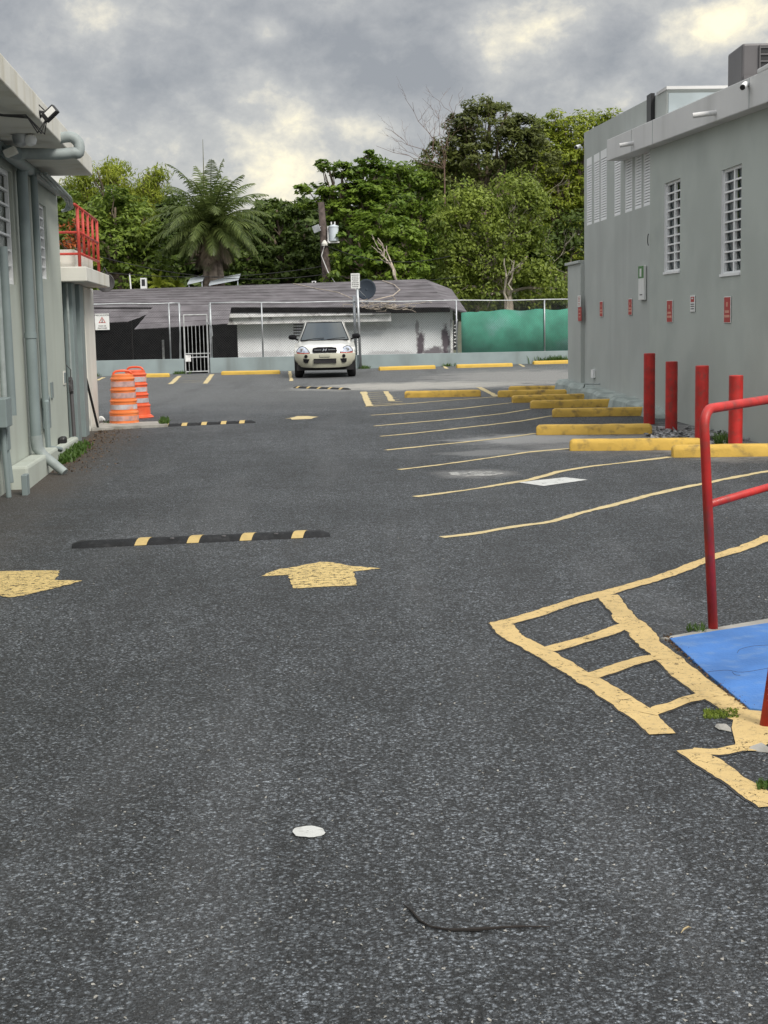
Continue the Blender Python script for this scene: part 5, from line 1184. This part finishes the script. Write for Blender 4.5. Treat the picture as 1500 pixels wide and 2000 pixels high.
    for sgn in (-1, 1):
        for ya, yb in ((1.62, 2.35), (2.45, 3.15), (3.22, 3.80)):
            def sp(y, z): f_ = (z - 1.04) / .575; return Vector((sgn * (.82 - .21 * f_ + .012), y + .30 * f_ * (1 if y < 2 else 0) - .12 * f_ * (1 if y > 3.5 else 0), z))
            g = MB(); P = [sp(ya, 1.09), sp(yb, 1.09), sp(yb, 1.55), sp(ya, 1.55)]; g.add(P, [(0, 1, 2, 3)]); g.build('side_window', MT['carglass'], t, origin='local')
        # mirror
        g = MB(); cx = sgn * .955; g.lathe((cx, 1.38, 1.19), [(.02, -.13), (.06, -.11), (.078, -.02), (.078, .06), (.05, .10), (.01, .12)], 12, axis='x'); g.tube([(sgn * .80, 1.42, 1.10), (sgn * .90, 1.40, 1.15)], .03, 8); o = g.build('side_mirror', MT['carblack'], t, origin='local', autos=True)
        # headlight
        g = MB()
        def fp(x, z, o_): u = x / W2; dy = np.interp(z, [.715, .725, .80, .88, .925], [0, .035, .06, .095, .14]); return Vector((x, fy(u) + float(dy) + .02 - o_, z - (.05 * abs(u) ** 4 if z > .8 else 0)))
        pts = [(.44, .735), (.60, .730), (.74, .745), (.83, .77), (.815, .85), (.75, .925), (.66, .945), (.56, .90), (.49, .82)]
        cen = fp(sgn * .64, .83, .035); P = [fp(sgn * a, b, .012) for a, b in pts]
        k = len(P); Fc = [(i, (i + 1) % k, k) if sgn < 0 else ((i + 1) % k, i, k) for i in range(k)]
        g.add(P + [cen], Fc); hl = g.build('headlight', MT['lens'], t, origin='local', smooth=True)
        g = MB(); g.tube([p + Vector((0, -.002, 0)) for p in P + [P[0]]], .009, 5); g.build('headlight_rim', MT['carblack'], hl, origin='local')
        g = MB(); g.tube([fp(sgn * .46, .728, .02), fp(sgn * .62, .722, .02), fp(sgn * .82, .735, .03)], .013, 6); g.build('marker_lamp', MT['amber'], hl, origin='local')
        g = MB(); q_ = fp(sgn * .66, .84, .03); g.lathe(q_, [(.001, -.012), (.05, -.008), (.06, .01), (.001, .012)], 14, axis='y'); g.build('reflector', MT['chrome'], hl, origin='local', autos=True)
        # fog lamp and side intake
        g = MB(); yq = fy(.62) - .012; g.lathe((sgn * .555, yq - .02, .635), [(.001, -.01), (.045, -.008), (.052, .03), (.001, .032)], 16, axis='y'); g.build('fog_lamp', MT['carblack'], t, origin='local', autos=True)
        g = MB(); yq = fy(.58) - .02; P = [Vector((sgn * a, fy(a / .9) - .018, b)) for a, b in ((.45, .56), (.64, .565), (.63, .47), (.575, .435), (.50, .45))]; g.add([p for p in P] + [p + Vector((0, .06, 0)) for p in P], [tuple(range(5)) if sgn < 0 else tuple(reversed(range(5)))] + [(i, 5 + i, 5 + (i + 1) % 5, (i + 1) % 5) for i in range(5)]); g.build('side_intake', MT['carblack'], t, origin='local')
        for yw in wy:
            w = thing('wheel', None, None, (0, 0, 0)); w.parent = t; w.location = (sgn * .79, yw, .345); w.matrix_basis = Matrix.Translation((sgn * .79, yw, .345))
            g = MB(); g.lathe((0, 0, 0), [(.21, -.10), (.30, -.118), (.335, -.10), (.348, -.06), (.348, .06), (.335, .10), (.30, .118), (.21, .10)], 32, axis='x'); g.build('tyre', MT['tyre'], w, origin='local', autos=True)
            g = MB(); g.lathe((sgn * .085, 0, 0), [(.001, -.03), (.06, -.03), (.07, 0), (.19, .0), (.215, .02), (.215, -.03)][::1], 24, axis='x')
            for k in range(5):
                a = 2 * math.pi * k / 5; obox(g, (sgn * .105, math.cos(a) * .12, math.sin(a) * .12), (0, math.cos(a), math.sin(a)), (0, -math.sin(a), math.cos(a)), (1, 0, 0), .09, .025, .012)
            g.build('rim', MT['rim'], w, origin='local', autos=True)
        # dark inner arches
    g = MB(); g.box(-.84, .84, .30, 4.1, .22, .58); g.build('underbody', MT['tyre'], t, origin='local')
    # front lip, intake, grille
    g = MB(); g.box(-.33, .33, -.030, .05, .43, .565); it = g.build('lower_intake', MT['carblack'], t, origin='local')
    g = MB(); 
    for k in range(3): g.box(-.32, .32, -.036, -.031, .45 + k * .035, .458 + k * .035)
    g.build('intake_slats', MT['acgrey'], it, origin='local')
    gp = [(-.34, .735), (.34, .735), (.365, .80), (.34, .875), (.20, .90), (-.20, .90), (-.34, .875), (-.365, .80)]
    def fp2(x, z, o_): u = x / W2; dy = np.interp(z, [.715, .725, .80, .88, .925], [0, .035, .06, .095, .14]); return Vector((x, fy(u) + float(dy) + .02 - o_, z))
    g = MB(); P = [fp2(a, b, .032) for a, b in gp]; g.add(P + [p + Vector((0, .05, 0)) for p in P], [tuple(range(8))] + [(i, 8 + i, 8 + (i + 1) % 8, (i + 1) % 8) for i in range(8)]); gr = g.build('grille', MT['carblack'], t, origin='local')
    g = MB(); g.tube([fp2(-.31, .815, .040), fp2(-.10, .815, .040)], .007, 6); g.tube([fp2(.10, .815, .040), fp2(.31, .815, .040)], .007, 6); g.build('chrome_bar', MT['chrome'], gr, origin='local')
    g = MB(); zc_ = .815
    g.tube([fp2(-.055, zc_ - .035, .044), fp2(-.028, zc_ + .035, .048)], .010, 5); g.tube([fp2(.028, zc_ - .035, .044), fp2(.055, zc_ + .035, .048)], .010, 5); g.tube([fp2(-.04, zc_ - .006, .045), fp2(.04, zc_ + .006, .045)], .008, 5)
    g.build('emblem', MT['chrome'], gr, origin='local')
    g = MB(); g.box(-.15, .15, -.034, -.012, .615, .70); g.build('plate_mount', MT['carpaint2'], t, origin='local', bevel=.01)
    return t
car()

# ------------------------------------------------------------------ utility pole, transformer, wires
UY = 63.0
a = Vector(DP(640, 560, UY)); b2 = Vector(DP(627, 395, UY)); t = thing('utility_pole', 'leaning dark wooden utility pole with a pale transformer', 'utility pole', (a.x + .1, UY, -.75))
m = MB(); m.tube([(a.x + .1, UY, -.8), a, b2], [.26, .22, .13], 10); m.build('pole', MT['polewood'], t, smooth=True)
c = Vector(DP(652, 456, UY - .2)); m = MB(); k = UY / F; m.lathe((c.x, c.y, c.z), [(.001, -14.5 * k), (9 * k, -14 * k), (9 * k, 12 * k), (9.8 * k, 12 * k), (9.5 * k, 14 * k), (2 * k, 16.5 * k), (.001, 17 * k)], 20); tr = m.build('transformer', MT['tank'], t, autos=True)
m = MB(); m.box(c.x - .24, c.x + .24, c.y - .1, c.y + .25, c.z - 18 * k, c.z - 15 * k); m.tube([(c.x - 11 * k, c.y, c.z + 14 * k), (c.x - 11 * k, c.y, c.z - 16 * k)], .035, 6); m.tube([(c.x - .1, c.y, c.z + .38), (c.x - .1, c.y, c.z + .5)], .03, 6); m.tube([(c.x + .05, c.y, c.z + .38), (c.x + .05, c.y, c.z + .5)], .03, 6); m.build('bracket', MT['beam'], t)
m = MB(); q = Vector(DP(634, 475, UY - .2)); m.lathe(q, [(.13, -.12), (.14, -.02), (.05, .12), (.001, .14)], 12); m.build('insulator', MT['trimwhite'], t, autos=True)
m = MB(); q = Vector(DP(618, 447, UY - .1)); obox(m, q, (.8, 0, .3), (0, 1, 0), (-.3, 0, .8), .16, .08, .15); m.tube([q, q + Vector((.3, 0, .15))], .03, 6); m.build('cutout_switch', MT['galv'], t, bevel=.02)
m = MB(); m.tube([DP(634, 478, UY - .3), DP(628, 500, UY - .3), DP(640, 530, UY - .3), DP(655, 553, UY - .6)], .02, 5); m.build('service_drop', MT['beam'], t)
m = MB()
def sag(p, q_, s, n=14): p, q_ = Vector(p), Vector(q_); return [p.lerp(q_, i / n) - Vector((0, 0, s * 4 * (i / n) * (1 - i / n))) for i in range(n + 1)]
m.tube(sag(DP(634, 478, UY - .3), DP(880, 500, 57), .45), .012, 4); m.tube(sag(DP(640, 535, UY - .3), DP(190, 500, 56), .5), .014, 4); m.tube(sag(DP(630, 520, UY - .3), DP(170, 528, 55), .35), .012, 4)
m.tube(sag(DP(640, 535, UY - .3), DP(900, 540, 60), .25), .012, 4)
tag(m.build('overhead_wires', MT['cable']), 'thin overhead wires crossing in front of the trees', 'wires')
bpy.data.objects['skin'] if 'skin' in bpy.data.objects else None

# ------------------------------------------------------------------ trees
def leaf_mesh(name, C, Nrm, size, asp, mk, parent, drop=0.):
    """diamond leaves at centres C, normals Nrm (n,3); sizes (n,)"""
    n = len(C); a = rng.normal(size=(n, 3)); 
    if drop: a[:, 2] -= drop
    a -= Nrm * np.sum(a * Nrm, 1, keepdims=True); a /= np.linalg.norm(a, axis=1, keepdims=True) + 1e-9; b = np.cross(Nrm, a)
    s = size[:, None]; V = np.empty((n, 4, 3)); V[:, 0] = C - a * s; V[:, 1] = C + b * s * asp - Nrm * s * .12; V[:, 2] = C + a * s; V[:, 3] = C - b * s * asp - Nrm * s * .12
    me = bpy.data.meshes.new(name); me.vertices.add(4 * n); me.vertices.foreach_set('co', V.reshape(-1).astype(np.float32))
    me.loops.add(4 * n); me.loops.foreach_set('vertex_index', np.arange(4 * n, dtype=np.int32)); me.polygons.add(n)
    me.polygons.foreach_set('loop_start', np.arange(0, 4 * n, 4, dtype=np.int32)); me.polygons.foreach_set('loop_total', np.full(n, 4, dtype=np.int32))
    me.materials.append(MT[mk]); me.update(calc_edges=True); me.validate()
    o = bpy.data.objects.new(name, me); COL.objects.link(o)
    if parent is not None: o.parent = parent; me.transform(parent.matrix_basis.inverted())
    return o
def clumpleaves(ells, Y, depth_k=.8, per=26, clump_d=5.2, csz=.42, flat=.55, up_b=.7):
    """ells in px (cx,cy,rx,ry[,dY]); returns centres and normals"""
    k = Y / F; Cs, Ns = [], []; centres = []
    for e in ells:
        cx, cy, rx, ry = e[:4]; dY = e[4] if len(e) > 4 else 0
        c = DP(cx, cy, Y + dY); RX, RZ = rx * k, ry * k; RYY = min(RX, 2.2) * depth_k
        n = max(6, int(1.25 * clump_d * (RX * RZ * 3.14 + RX * RYY) ** 1.0)); 
        u = rng.normal(size=(n, 3)); u /= np.linalg.norm(u, axis=1, keepdims=True); r_ = rng.uniform(.45, 1.05, (n, 1)) ** .6
        cc = c + u * r_ * np.array([RX, RYY, RZ]); centres.append((c, cc[:5]))
        for i in range(n):
            m_ = rng.integers(int(per * 1.1), int(per * 2.3)); s = csz * rng.uniform(.6, 1.35)
            p = rng.normal(size=(m_, 3)); p /= np.linalg.norm(p, axis=1, keepdims=True); p *= rng.uniform(.3, 1, (m_, 1)) ** .5
            Cs.append(cc[i] + p * s * np.array([1, 1, flat])); nn = p * .6 + np.array([0, 0, up_b]) + rng.normal(size=(m_, 3)) * .45 + u[i] * .4; Ns.append(nn / np.linalg.norm(nn, axis=1, keepdims=True))
    return np.concatenate(Cs), np.concatenate(Ns), centres
def limb(p, q, r0_, r1_, m, n=5, j=.15):
    p, q = Vector(p), Vector(q); L_ = (q - p).length; P = [p.lerp(q, i / n) + Vector((random.gauss(0, j * L_ / n), random.gauss(0, j * L_ / n), random.gauss(0, j * L_ / n * .5))) * (1 if 0 < i < n else 0) for i in range(n + 1)]
    m.tube(P, [r0_ + (r1_ - r0_) * i / n for i in range(n + 1)], 7, caps=False); return P
def tree(label, Y, base_x, fork_y, ells, mk, leaf=(.10, .20), asp=.5, per=26, clump_d=5.2, csz=.42, flat=.55, up_b=.7, bark='bark', tr=.22, group=None, name='broadleaf_tree', drop=0., extra=None):
    b = Vector(DP(base_x, 600, Y)); t = thing(name, label, 'tree', (b.x, Y, -.75), 0, group)
    fork = Vector(DP(base_x, fork_y, Y)); C, Nn, cen = clumpleaves(ells, Y, per=per, clump_d=clump_d, csz=csz, flat=flat, up_b=up_b)
    m = MB(); limb((b.x, Y, -.8), fork, tr, tr * .7, m)
    for c, cc in cen:
        P = limb(fork + Vector((0, 0, -.2)), c, tr * .45, .05, m, 6)
        for q_ in cc[:4]: limb(P[4], q_, .04, .012, m, 4, .2)
    m.build('trunk', MT[bark], t, smooth=True)
    leaf_mesh('crown', C, Nn, rng.uniform(leaf[0] * .72, leaf[1] * .80, len(C)), asp, mk, t, drop)
    if extra: extra(t)
    return t
GT = 'trees beyond the house'
tree('broadleaf tree with dark glossy leaves beside the left building', 62, 235, 540, [(165, 420, 55, 45), (225, 405, 60, 40), (275, 440, 50, 50), (205, 480, 70, 55), (290, 500, 45, 55), (150, 520, 60, 45), (240, 545, 80, 35), (310, 545, 40, 35), (120, 460, 40, 60)], 'l_dark', (.11, .2), group=GT)
tree('feathery yellow green bamboo like tree topping the left corner', 67, 250, 500, [(190, 335, 38, 22), (225, 322, 32, 16), (230, 352, 45, 26), (165, 370, 42, 22), (290, 338, 30, 18), (305, 360, 26, 24), (275, 375, 45, 28), (250, 420, 60, 40), (150, 350, 25, 20)], 'l_lime', (.10, .20), .22, per=34, csz=.42, flat=.8, up_b=.2, tr=.1, group=GT, drop=1.2)
tree('dark dense tree right behind the palm', 69, 575, 545, [(540, 410, 38, 26), (575, 402, 26, 20), (600, 440, 55, 40), (530, 460, 50, 50), (560, 510, 70, 45), (620, 510, 55, 50), (480, 500, 50, 60), (500, 440, 28, 30), (590, 555, 80, 30), (480, 555, 60, 25), (340, 480, 40, 60), (340, 420, 20, 40)], 'l_deep', (.11, .21), group=GT)
tree('tropical almond tree with flat leafy tiers behind the utility pole', 65, 700, 520, [(640, 322, 34, 8), (668, 334, 40, 10), (712, 306, 26, 12), (700, 330, 40, 16), (735, 332, 28, 14), (620, 368, 40, 9), (665, 372, 55, 14), (720, 372, 50, 24), (640, 398, 50, 10), (690, 410, 60, 26), (755, 400, 45, 36), (700, 450, 40, 30)], 'l_mid', (.12, .22), per=24, clump_d=7, csz=.34, flat=.35, up_b=1.2, group=GT)
tree('bright leafy tree standing right of the transformer', 63, 735, 560, [(745, 440, 55, 38), (700, 470, 40, 30), (780, 480, 50, 45), (700, 510, 50, 30), (745, 525, 60, 36), (680, 540, 45, 22), (800, 530, 40, 35)], 'l_mid', (.12, .22), per=24, csz=.38, flat=.5, up_b=.9, group=GT)
tree('light green tree behind the almond tree, below the dead branches', 70, 800, 520, [(775, 335, 38, 24), (800, 350, 42, 30), (825, 385, 50, 40), (770, 390, 40, 36), (835, 440, 45, 45), (830, 500, 40, 50), (840, 560, 50, 35)], 'l_mid', (.10, .18), per=28, group=GT)
tree('tallest tree with dark brownish crown against the sky', 71, 950, 420, [(918, 215, 30, 20), (950, 208, 28, 18), (990, 222, 36, 20), (1015, 240, 26, 22), (905, 245, 35, 26), (955, 255, 60, 28), (880, 285, 45, 28), (860, 315, 48, 26), (930, 310, 70, 36), (1000, 290, 50, 40), (850, 345, 42, 24), (920, 360, 60, 30), (1035, 275, 34, 34), (1045, 320, 50, 40)], 'l_brown', (.11, .20), .38, per=24, clump_d=6, csz=.36, group=GT)
tree('vine draped tree in the middle of the right hand grove', 65, 990, 560, [(895, 395, 50, 36), (880, 440, 50, 50), (935, 420, 55, 50), (1000, 380, 55, 40), (1040, 420, 50, 50), (985, 460, 60, 55), (900, 500, 55, 50), (960, 520, 60, 50), (1030, 500, 55, 55), (880, 555, 45, 40), (950, 575, 50, 30), (1060, 560, 50, 40)], 'l_olive', (.07, .15), .5, per=34, csz=.42, flat=.9, up_b=.4, group=GT, drop=.8, bark='palebark')
tree('yellow green tree touching the right building', 74, 1110, 480, [(1078, 240, 34, 20), (1060, 265, 36, 26), (1115, 250, 40, 24), (1160, 232, 30, 18), (1190, 240, 30, 22), (1140, 275, 50, 34), (1090, 310, 55, 40), (1180, 290, 50, 40), (1110, 370, 50, 50), (1160, 380, 60, 60), (1080, 420, 50, 50), (1120, 470, 50, 50), (1050, 300, 40, 40), (1040, 350, 50, 40)], 'l_lime', (.10, .19), .4, per=30, group=GT)
tree('dark understorey tree at the right end behind the green netting', 68, 1090, 580, [(1090, 480, 40, 45), (1110, 540, 45, 45), (1060, 580, 50, 30), (1120, 590, 60, 25), (1000, 590, 50, 22), (1130, 450, 40, 40)], 'l_deep', (.10, .19), group=GT)
# dense wood far behind, one mass
C, Nn, _ = clumpleaves([(x, y, 75, 55) for x, y in [(100, 425), (180, 430), (260, 430), (310, 440), (540, 455), (620, 455), (700, 430), (780, 400), (840, 385), (900, 380), (980, 370), (1060, 350), (1130, 350), (500, 470), (420, 480), (60, 470), (150, 500), (250, 520), (350, 520), (450, 500), (540, 520), (640, 520), (740, 500), (840, 480), (940, 470), (1040, 460), (1140, 450), (1240, 450), (1340, 450), (900, 560), (1000, 560), (1100, 560), (1200, 560), (200, 580), (400, 580), (600, 580), (750, 580)]], 80, clump_d=3.0, per=34, csz=.8)
tag(leaf_mesh('woodland', C, Nn, rng.uniform(.2, .34, len(C)), .5, 'l_deep', None), kind='stuff')
# flame tree behind the railing
tree('orange blossomed flame tree behind the red railing', 40, 150, 520, [(150, 445, 28, 18), (160, 475, 26, 14), (130, 470, 22, 26)], 'l_flame', (.05, .10), .4, per=14, clump_d=14, csz=.22, name='flame_tree', tr=.05)
tree('low bright green bush above the left porch', 38, 150, 530, [(150, 508, 32, 14), (135, 500, 20, 12), (175, 512, 18, 8)], 'l_lime', (.04, .08), .3, per=24, clump_d=20, csz=.2, name='bush', tr=.04)
# bare branched trees
def bare(label, base, tips, Y, r, mk, seed, sub=2, name='bare_tree', dY=1.0):
    random.seed(seed); b = Vector(DP(*base, Y)); t = thing(name, label, 'tree', (b.x, Y, -.75)); m = MB()
    m.tube([(b.x, Y, -.8), b], [r * 1.2, r], 7, caps=False)
    def grow(p, q, r_, lev):
        P = limb(p, q, r_, r_ * .35, m, 7, .22)
        if lev > 0:
            for k in range(sub + lev):
                s_ = P[random.randint(2, 6)]; d = (q - p).normalized(); n = Vector((random.uniform(-1, 1), random.uniform(-.6, .6), random.uniform(-.2, 1))).normalized(); grow(s_, s_ + (d * .6 + n * .7).normalized() * (q - p).length * random.uniform(.25, .5), r_ * .5, lev - 1)
    for x, y in tips: grow(b, Vector(DP(x, y, Y + random.uniform(-dY, dY))), r * .55, 2)
    m.build('branches', MT[mk], t); return t
bare('leafless reddish tree reaching above the grove against the clouds', (868, 330), [(752, 250), (806, 200), (825, 235), (884, 185), (780, 290), (850, 215), (735, 285), (870, 230)], 69, .034, 'deadbark', 3)
bare('pale bare branches hanging in front of the vine draped tree', (985, 470), [(1105, 340), (1070, 360), (930, 490), (1010, 500), (1000, 400), (1060, 440), (950, 520)], 64.5, .03, 'twigwood', 5)
bare('thin bare branches right of the vine draped tree', (1075, 520), [(1130, 545), (1125, 450), (1060, 450), (1100, 570), (1050, 590)], 65.0, .025, 'twigwood', 8)
bare('broken pale stump standing behind the satellite dish', (775, 550), [(738, 465), (755, 480)], 61, .10, 'palebark', 9, sub=0, name='broken_stump')
bare('twin pale trunks behind the green netting', (990, 600), [(985, 505), (1003, 520)], 62, .12, 'twigwood', 11, sub=0, name='twin_trunk')
random.seed(21)
# ------------------------------------------------------------------ palm
PY = 61.0
def palm(label, cxy, trunks, nfr, lenm, scale=1., Y=PY, name='palm_tree', dead=12, extra_up=True, trunkr=.2):
    c = Vector(DP(*cxy, Y)); t = thing(name, label, 'palm tree', (c.x, Y, -.75))
    for dx, tw in trunks:
        m = MB(); m.tube([(c.x + dx, Y, -.8), (c.x + dx * .8, Y, c.z * .5), (c.x + dx * .3, Y, c.z)], [trunkr * tw * 1.1, trunkr * tw, trunkr * tw * .9], 12); m.build('trunk', MT['palmbark'], t, smooth=True)
    for i in range(nfr):
        q = i / nfr; el = R(85) - R(120) * q ** .85; az = i * 2.39996 + random.uniform(-.2, .2); L_ = lenm * random.uniform(.85, 1.1) * (.8 + .35 * math.sin(math.pi * min(1, q + .25)))
        if i >= nfr - dead: el = R(random.uniform(-70, -35)); L_ *= .8
        dirv = Vector((math.cos(az) * math.cos(el), math.sin(az) * math.cos(el), math.sin(el))); P = [c.copy()]; d = dirv.copy(); n = 14
        for k in range(n):
            d = (d + Vector((0, 0, -.085 - .05 * k / n)) * (1 if i < nfr - dead else .6)).normalized(); P.append(P[-1] + d * L_ / n)
        m = MB(); m.tube(P, [.03 * (1 - k / n) + .008 for k in range(n + 1)], 5, caps=False)
        V = []; Fc = []
        for k in range(1, n * 3):
            f_ = k / (n * 3); j = f_ * n; a = P[int(j)].lerp(P[min(n, int(j) + 1)], j - int(j)); dd = (P[min(n, int(j) + 1)] - P[int(j)]).normalized() if int(j) < n else d
            side = dd.cross(Vector((0, 0, 1))); side = side.normalized() if side.length > .05 else Vector((1, 0, 0)); upv = side.cross(dd)
            ll = lenm * .21 * math.sin(math.pi * (f_ * .85 + .12)) * random.uniform(.8, 1.15) + .06
            for sg in (-1, 1):
                v = (side * sg * .85 + dd * .65 + upv * random.uniform(-.05, .3) + Vector((0, 0, -.35 - .25 * random.random()))).normalized(); w_ = dd * .024 * scale
                e1_ = a + v * ll * .6; e2_ = e1_ + (v + Vector((0, 0, -.45))).normalized() * ll * .45; b_ = len(V); V += [a - w_, a + w_, e1_ + w_, e1_ - w_, e2_]; Fc += [(b_, b_ + 1, b_ + 2, b_ + 3), (b_ + 3, b_ + 2, b_ + 4)]
        m.add(V, Fc); mk = 'l_palmdead' if i >= nfr - dead * .55 else ('l_palmold' if i > nfr * .68 else 'l_palm'); m.build('frond', MT[mk], t)
    if extra_up:
        m = MB(); m.tube([c, c + Vector((-.25, 0, 1.8)), Vector(DP(396, 272, Y))], [.04, .025, .008], 6); m.build('spear_leaf', MT['l_palmold'], t)
    return t
palm('large palm with drooping fronds and a spear leaf behind the house', (413, 446), [(-.45, .75), (.05, 1.2), (.45, .85)], 84, 2.75, dead=26)
palm('small bright green palm top showing over the roof ridge, left one', (310, 560), [(0, .4)], 16, .75, .6, 60.6, 'young_palm', 0, False, .1)
palm('small bright green palm top showing over the roof ridge, right one', (345, 562), [(0, .4)], 14, .65, .6, 60.9, 'young_palm', 0, False, .1)
for o in [o for o in bpy.data.objects if o.name.startswith('frond') and o.parent and o.parent.name.startswith('young')]: o.data.materials[0] = MT['l_lime']

# ------------------------------------------------------------------ ground clutter
def grasspatch(name, pts_fn, n, h, mk, kind='stuff', label=None, wide=.006):
    m = MB()
    for _ in range(n):
        p = pts_fn(); p = Vector((p[0], p[1], p[2] if len(p) > 2 else 0)); hh = h * random.uniform(.4, 1.2); a = random.uniform(0, 6.28); w = Vector((math.cos(a), math.sin(a), 0)) * wide * random.uniform(.7, 1.4); l = Vector((random.gauss(0, .4), random.gauss(0, .4), 1)).normalized() * hh
        m.add([p - w, p + w, p + l * .6 + w * .8, p + l * .6 - w * .8, p + l + Vector((random.gauss(0, .3), random.gauss(0, .3), -.1)) * hh * .5], [(0, 1, 2, 3), (3, 2, 4)])
    o = m.build(name, MT[mk]); tag(o, label, None if kind == 'stuff' else 'plant', None, kind if kind == 'stuff' else None); return o
def alongL(y0, y1, o0, o1):
    def f():
        Y = random.triangular(y0, y1, (y0 + y1) / 2); p = WL.pt(Y, 0, .14 + abs(random.gauss(0, 1)) * (o1 - o0) * .5 + o0); return (p.x, p.y)
    return f
grasspatch('weeds', alongL(16.8, 19.9, 0, .14), 1500, .09, 'weed', wide=.014)
def litter():
    Y = random.uniform(16.0, 24); p = WL.pt(Y, 0, .15 + abs(random.gauss(0, .28))); return (p.x, p.y)
n = 1500; C = np.array([(*litter(), .008) for _ in range(n)]); Nn = rng.normal(size=(n, 3)) * .35 + np.array([0, 0, 1]); Nn /= np.linalg.norm(Nn, axis=1, keepdims=True)
tag(leaf_mesh('leaf_litter', C, Nn, rng.uniform(.008, .022, n), .5, 'brownleaf', None), kind='stuff')
def inpx(x0, x1, y0, y1, z=0.):
    def f(): q = G(random.uniform(x0, x1), random.uniform(y0, y1), 0); return (q[0], q[1], z)
    return f
grasspatch('weeds', inpx(312, 330, 826, 834, .04), 160, .10, 'weed', wide=.01)
grasspatch('weeds', inpx(205, 225, 828, 834), 120, .08, 'weed', wide=.01)
grasspatch('weeds', inpx(1398, 1432, 862, 872), 220, .16, 'weed', wide=.007)
grasspatch('weeds', inpx(1340, 1380, 1232, 1238, .01), 60, .045, 'weed', wide=.003)
grasspatch('weeds', inpx(1375, 1440, 1388, 1404, 0), 260, .018, 'l_olive', wide=.005)
grasspatch('weeds', inpx(1480, 1510, 1530, 1545, 0), 90, .03, 'weed', wide=.004)
def onwall():
    s_ = fs_of(random.gauss(1085, 22), 700); p = FS(s_, 0, random.uniform(.02, .25)); return (p.x, p.y)
grasspatch('weeds', onwall, 400, .30, 'weed', wide=.014)
def onwall2():
    s_ = fs_of(random.choice([708, 712, 345, 872, 185, 356]) + random.gauss(0, 5), 700); p = FS(s_, 0, random.uniform(.02, .2)); return (p.x, p.y)
grasspatch('weeds', onwall2, 260, .13, 'weed', wide=.012)
# rubble by bollards
m = MB()
for _ in range(420):
    q = G(random.uniform(1265, 1460), random.uniform(838, 873)); w = WR.px(1400, 860); 
    if WR.X0 + WR.s * (q[1] - WR.Y0) < q[0] + .02: continue
    r_ = random.uniform(.012, .045); V = [(q[0] + random.gauss(0, 1) * r_, q[1] + random.gauss(0, 1) * r_, abs(random.gauss(0, 1)) * r_ * .7) for _ in range(7)]
    bm = bmesh.new(); [bm.verts.new(v) for v in V]
    try: bmesh.ops.convex_hull(bm, input=bm.verts)
    except Exception: bm.free(); continue
    bm.verts.index_update(); m.add([v.co[:] for v in bm.verts], [tuple(v.index for v in f.verts) for f in bm.faces]); bm.free()
tag(m.build('gravel', MT['rubble']), kind='stuff')
# loose chips on the asphalt
m = MB()
for _ in range(900):
    x = random.uniform(0, 1500); y = random.uniform(950, 2000); q = G(x, y); r_ = random.uniform(.003, .007)
    V = [(q[0] + random.uniform(-1, 1) * r_, q[1] + random.uniform(-1, 1) * r_, random.uniform(0, 1) * r_) for _ in range(6)]
    bm = bmesh.new(); [bm.verts.new(v) for v in V]
    try: bmesh.ops.convex_hull(bm, input=bm.verts)
    except Exception: bm.free(); continue
    bm.verts.index_update(); m.add([v.co[:] for v in bm.verts], [tuple(v.index for v in f.verts) for f in bm.faces]); bm.free()
tag(m.build('loose_chips', MT['concrete']), kind='stuff')
def padedge():
    t_ = random.random(); x = 1300 + (1462 - 1300) * t_ + random.gauss(0, 5); y = 1243 + (1383 - 1243) * t_ + random.gauss(0, 3) + 2
    q = G(x, y); return (q[0], q[1], .006)
grasspatch('dirt_tufts', padedge, 420, .010, 'brownleaf', wide=.006)
for pts_ in ([(1382, 1312), (1420, 1309), (1450, 1313), (1500, 1305)], [(1440, 1275), (1446, 1268), (1470, 1262), (1500, 1260)], [(1430, 1312), (1436, 1318), (1446, 1319)]):
    m = MB(); m.tube(smooth_path([tuple(G(x, y, .0142)) for x, y in pts_], 4), .0012, 4); m.build('crack', MT['ink'], bpy.data.objects['blue_ramp'])
# dark twig
def g3(x, y, z=.006): q = G(x, y, z); return (q[0], q[1], z)
m = MB(); cr = lambda x, y: (560 + x / 2.5, 1580 + y / 2.5)
m.tube([g3(*cr(570, 465)), g3(*cr(610, 498)), g3(*cr(650, 545)), g3(*cr(700, 574)), g3(*cr(800, 590)), g3(*cr(920, 588)), g3(*cr(1040, 578)), g3(*cr(1150, 573)), g3(*cr(1285, 575))], [.002, .0035, .004, .0035, .0045, .006, .004, .003, .002], 6)
tag(m.build('twig', MT['stick']), 'thin dark curved twig lying on the near asphalt', 'twig')
m = MB(); m.tube([g3(1330, 1822), g3(1336, 1814), g3(1344, 1810), g3(1350, 1812)], [.001, .003, .003, .001], 5); tag(m.build('dry_leaf', MT['dry']), 'tiny dry curled leaf near the bottom right of the photo', 'leaf')
# broken stones near the handrail foot
for (x, y), rr_, lb in [((1414, 1424), .022, 'pale broken stone lying in the gap of the cream paint'), ((1494, 1466), .026, 'grey broken stone at the right edge of the photo')]:
    q = G(x, y); V = [(random.gauss(0, 1) * rr_, random.gauss(0, 1) * rr_ * 1.3, abs(random.gauss(0, .3)) * rr_) for _ in range(18)]
    bm = bmesh.new(); [bm.verts.new(v) for v in V]; bmesh.ops.convex_hull(bm, input=bm.verts); bmesh.ops.delete(bm, geom=[v for v in bm.verts if not v.link_faces], context='VERTS'); bm.verts.index_update()
    m = MB(); m.add([v.co[:] for v in bm.verts], [tuple(v.index for v in f.verts) for f in bm.faces]); bm.free(); o = m.build('stone', MT['concrete'], bevel=.008); o.location = (q[0], q[1], 0); tag(o, lb, 'stone')
bpy.data.materials.remove(MT['skin'])
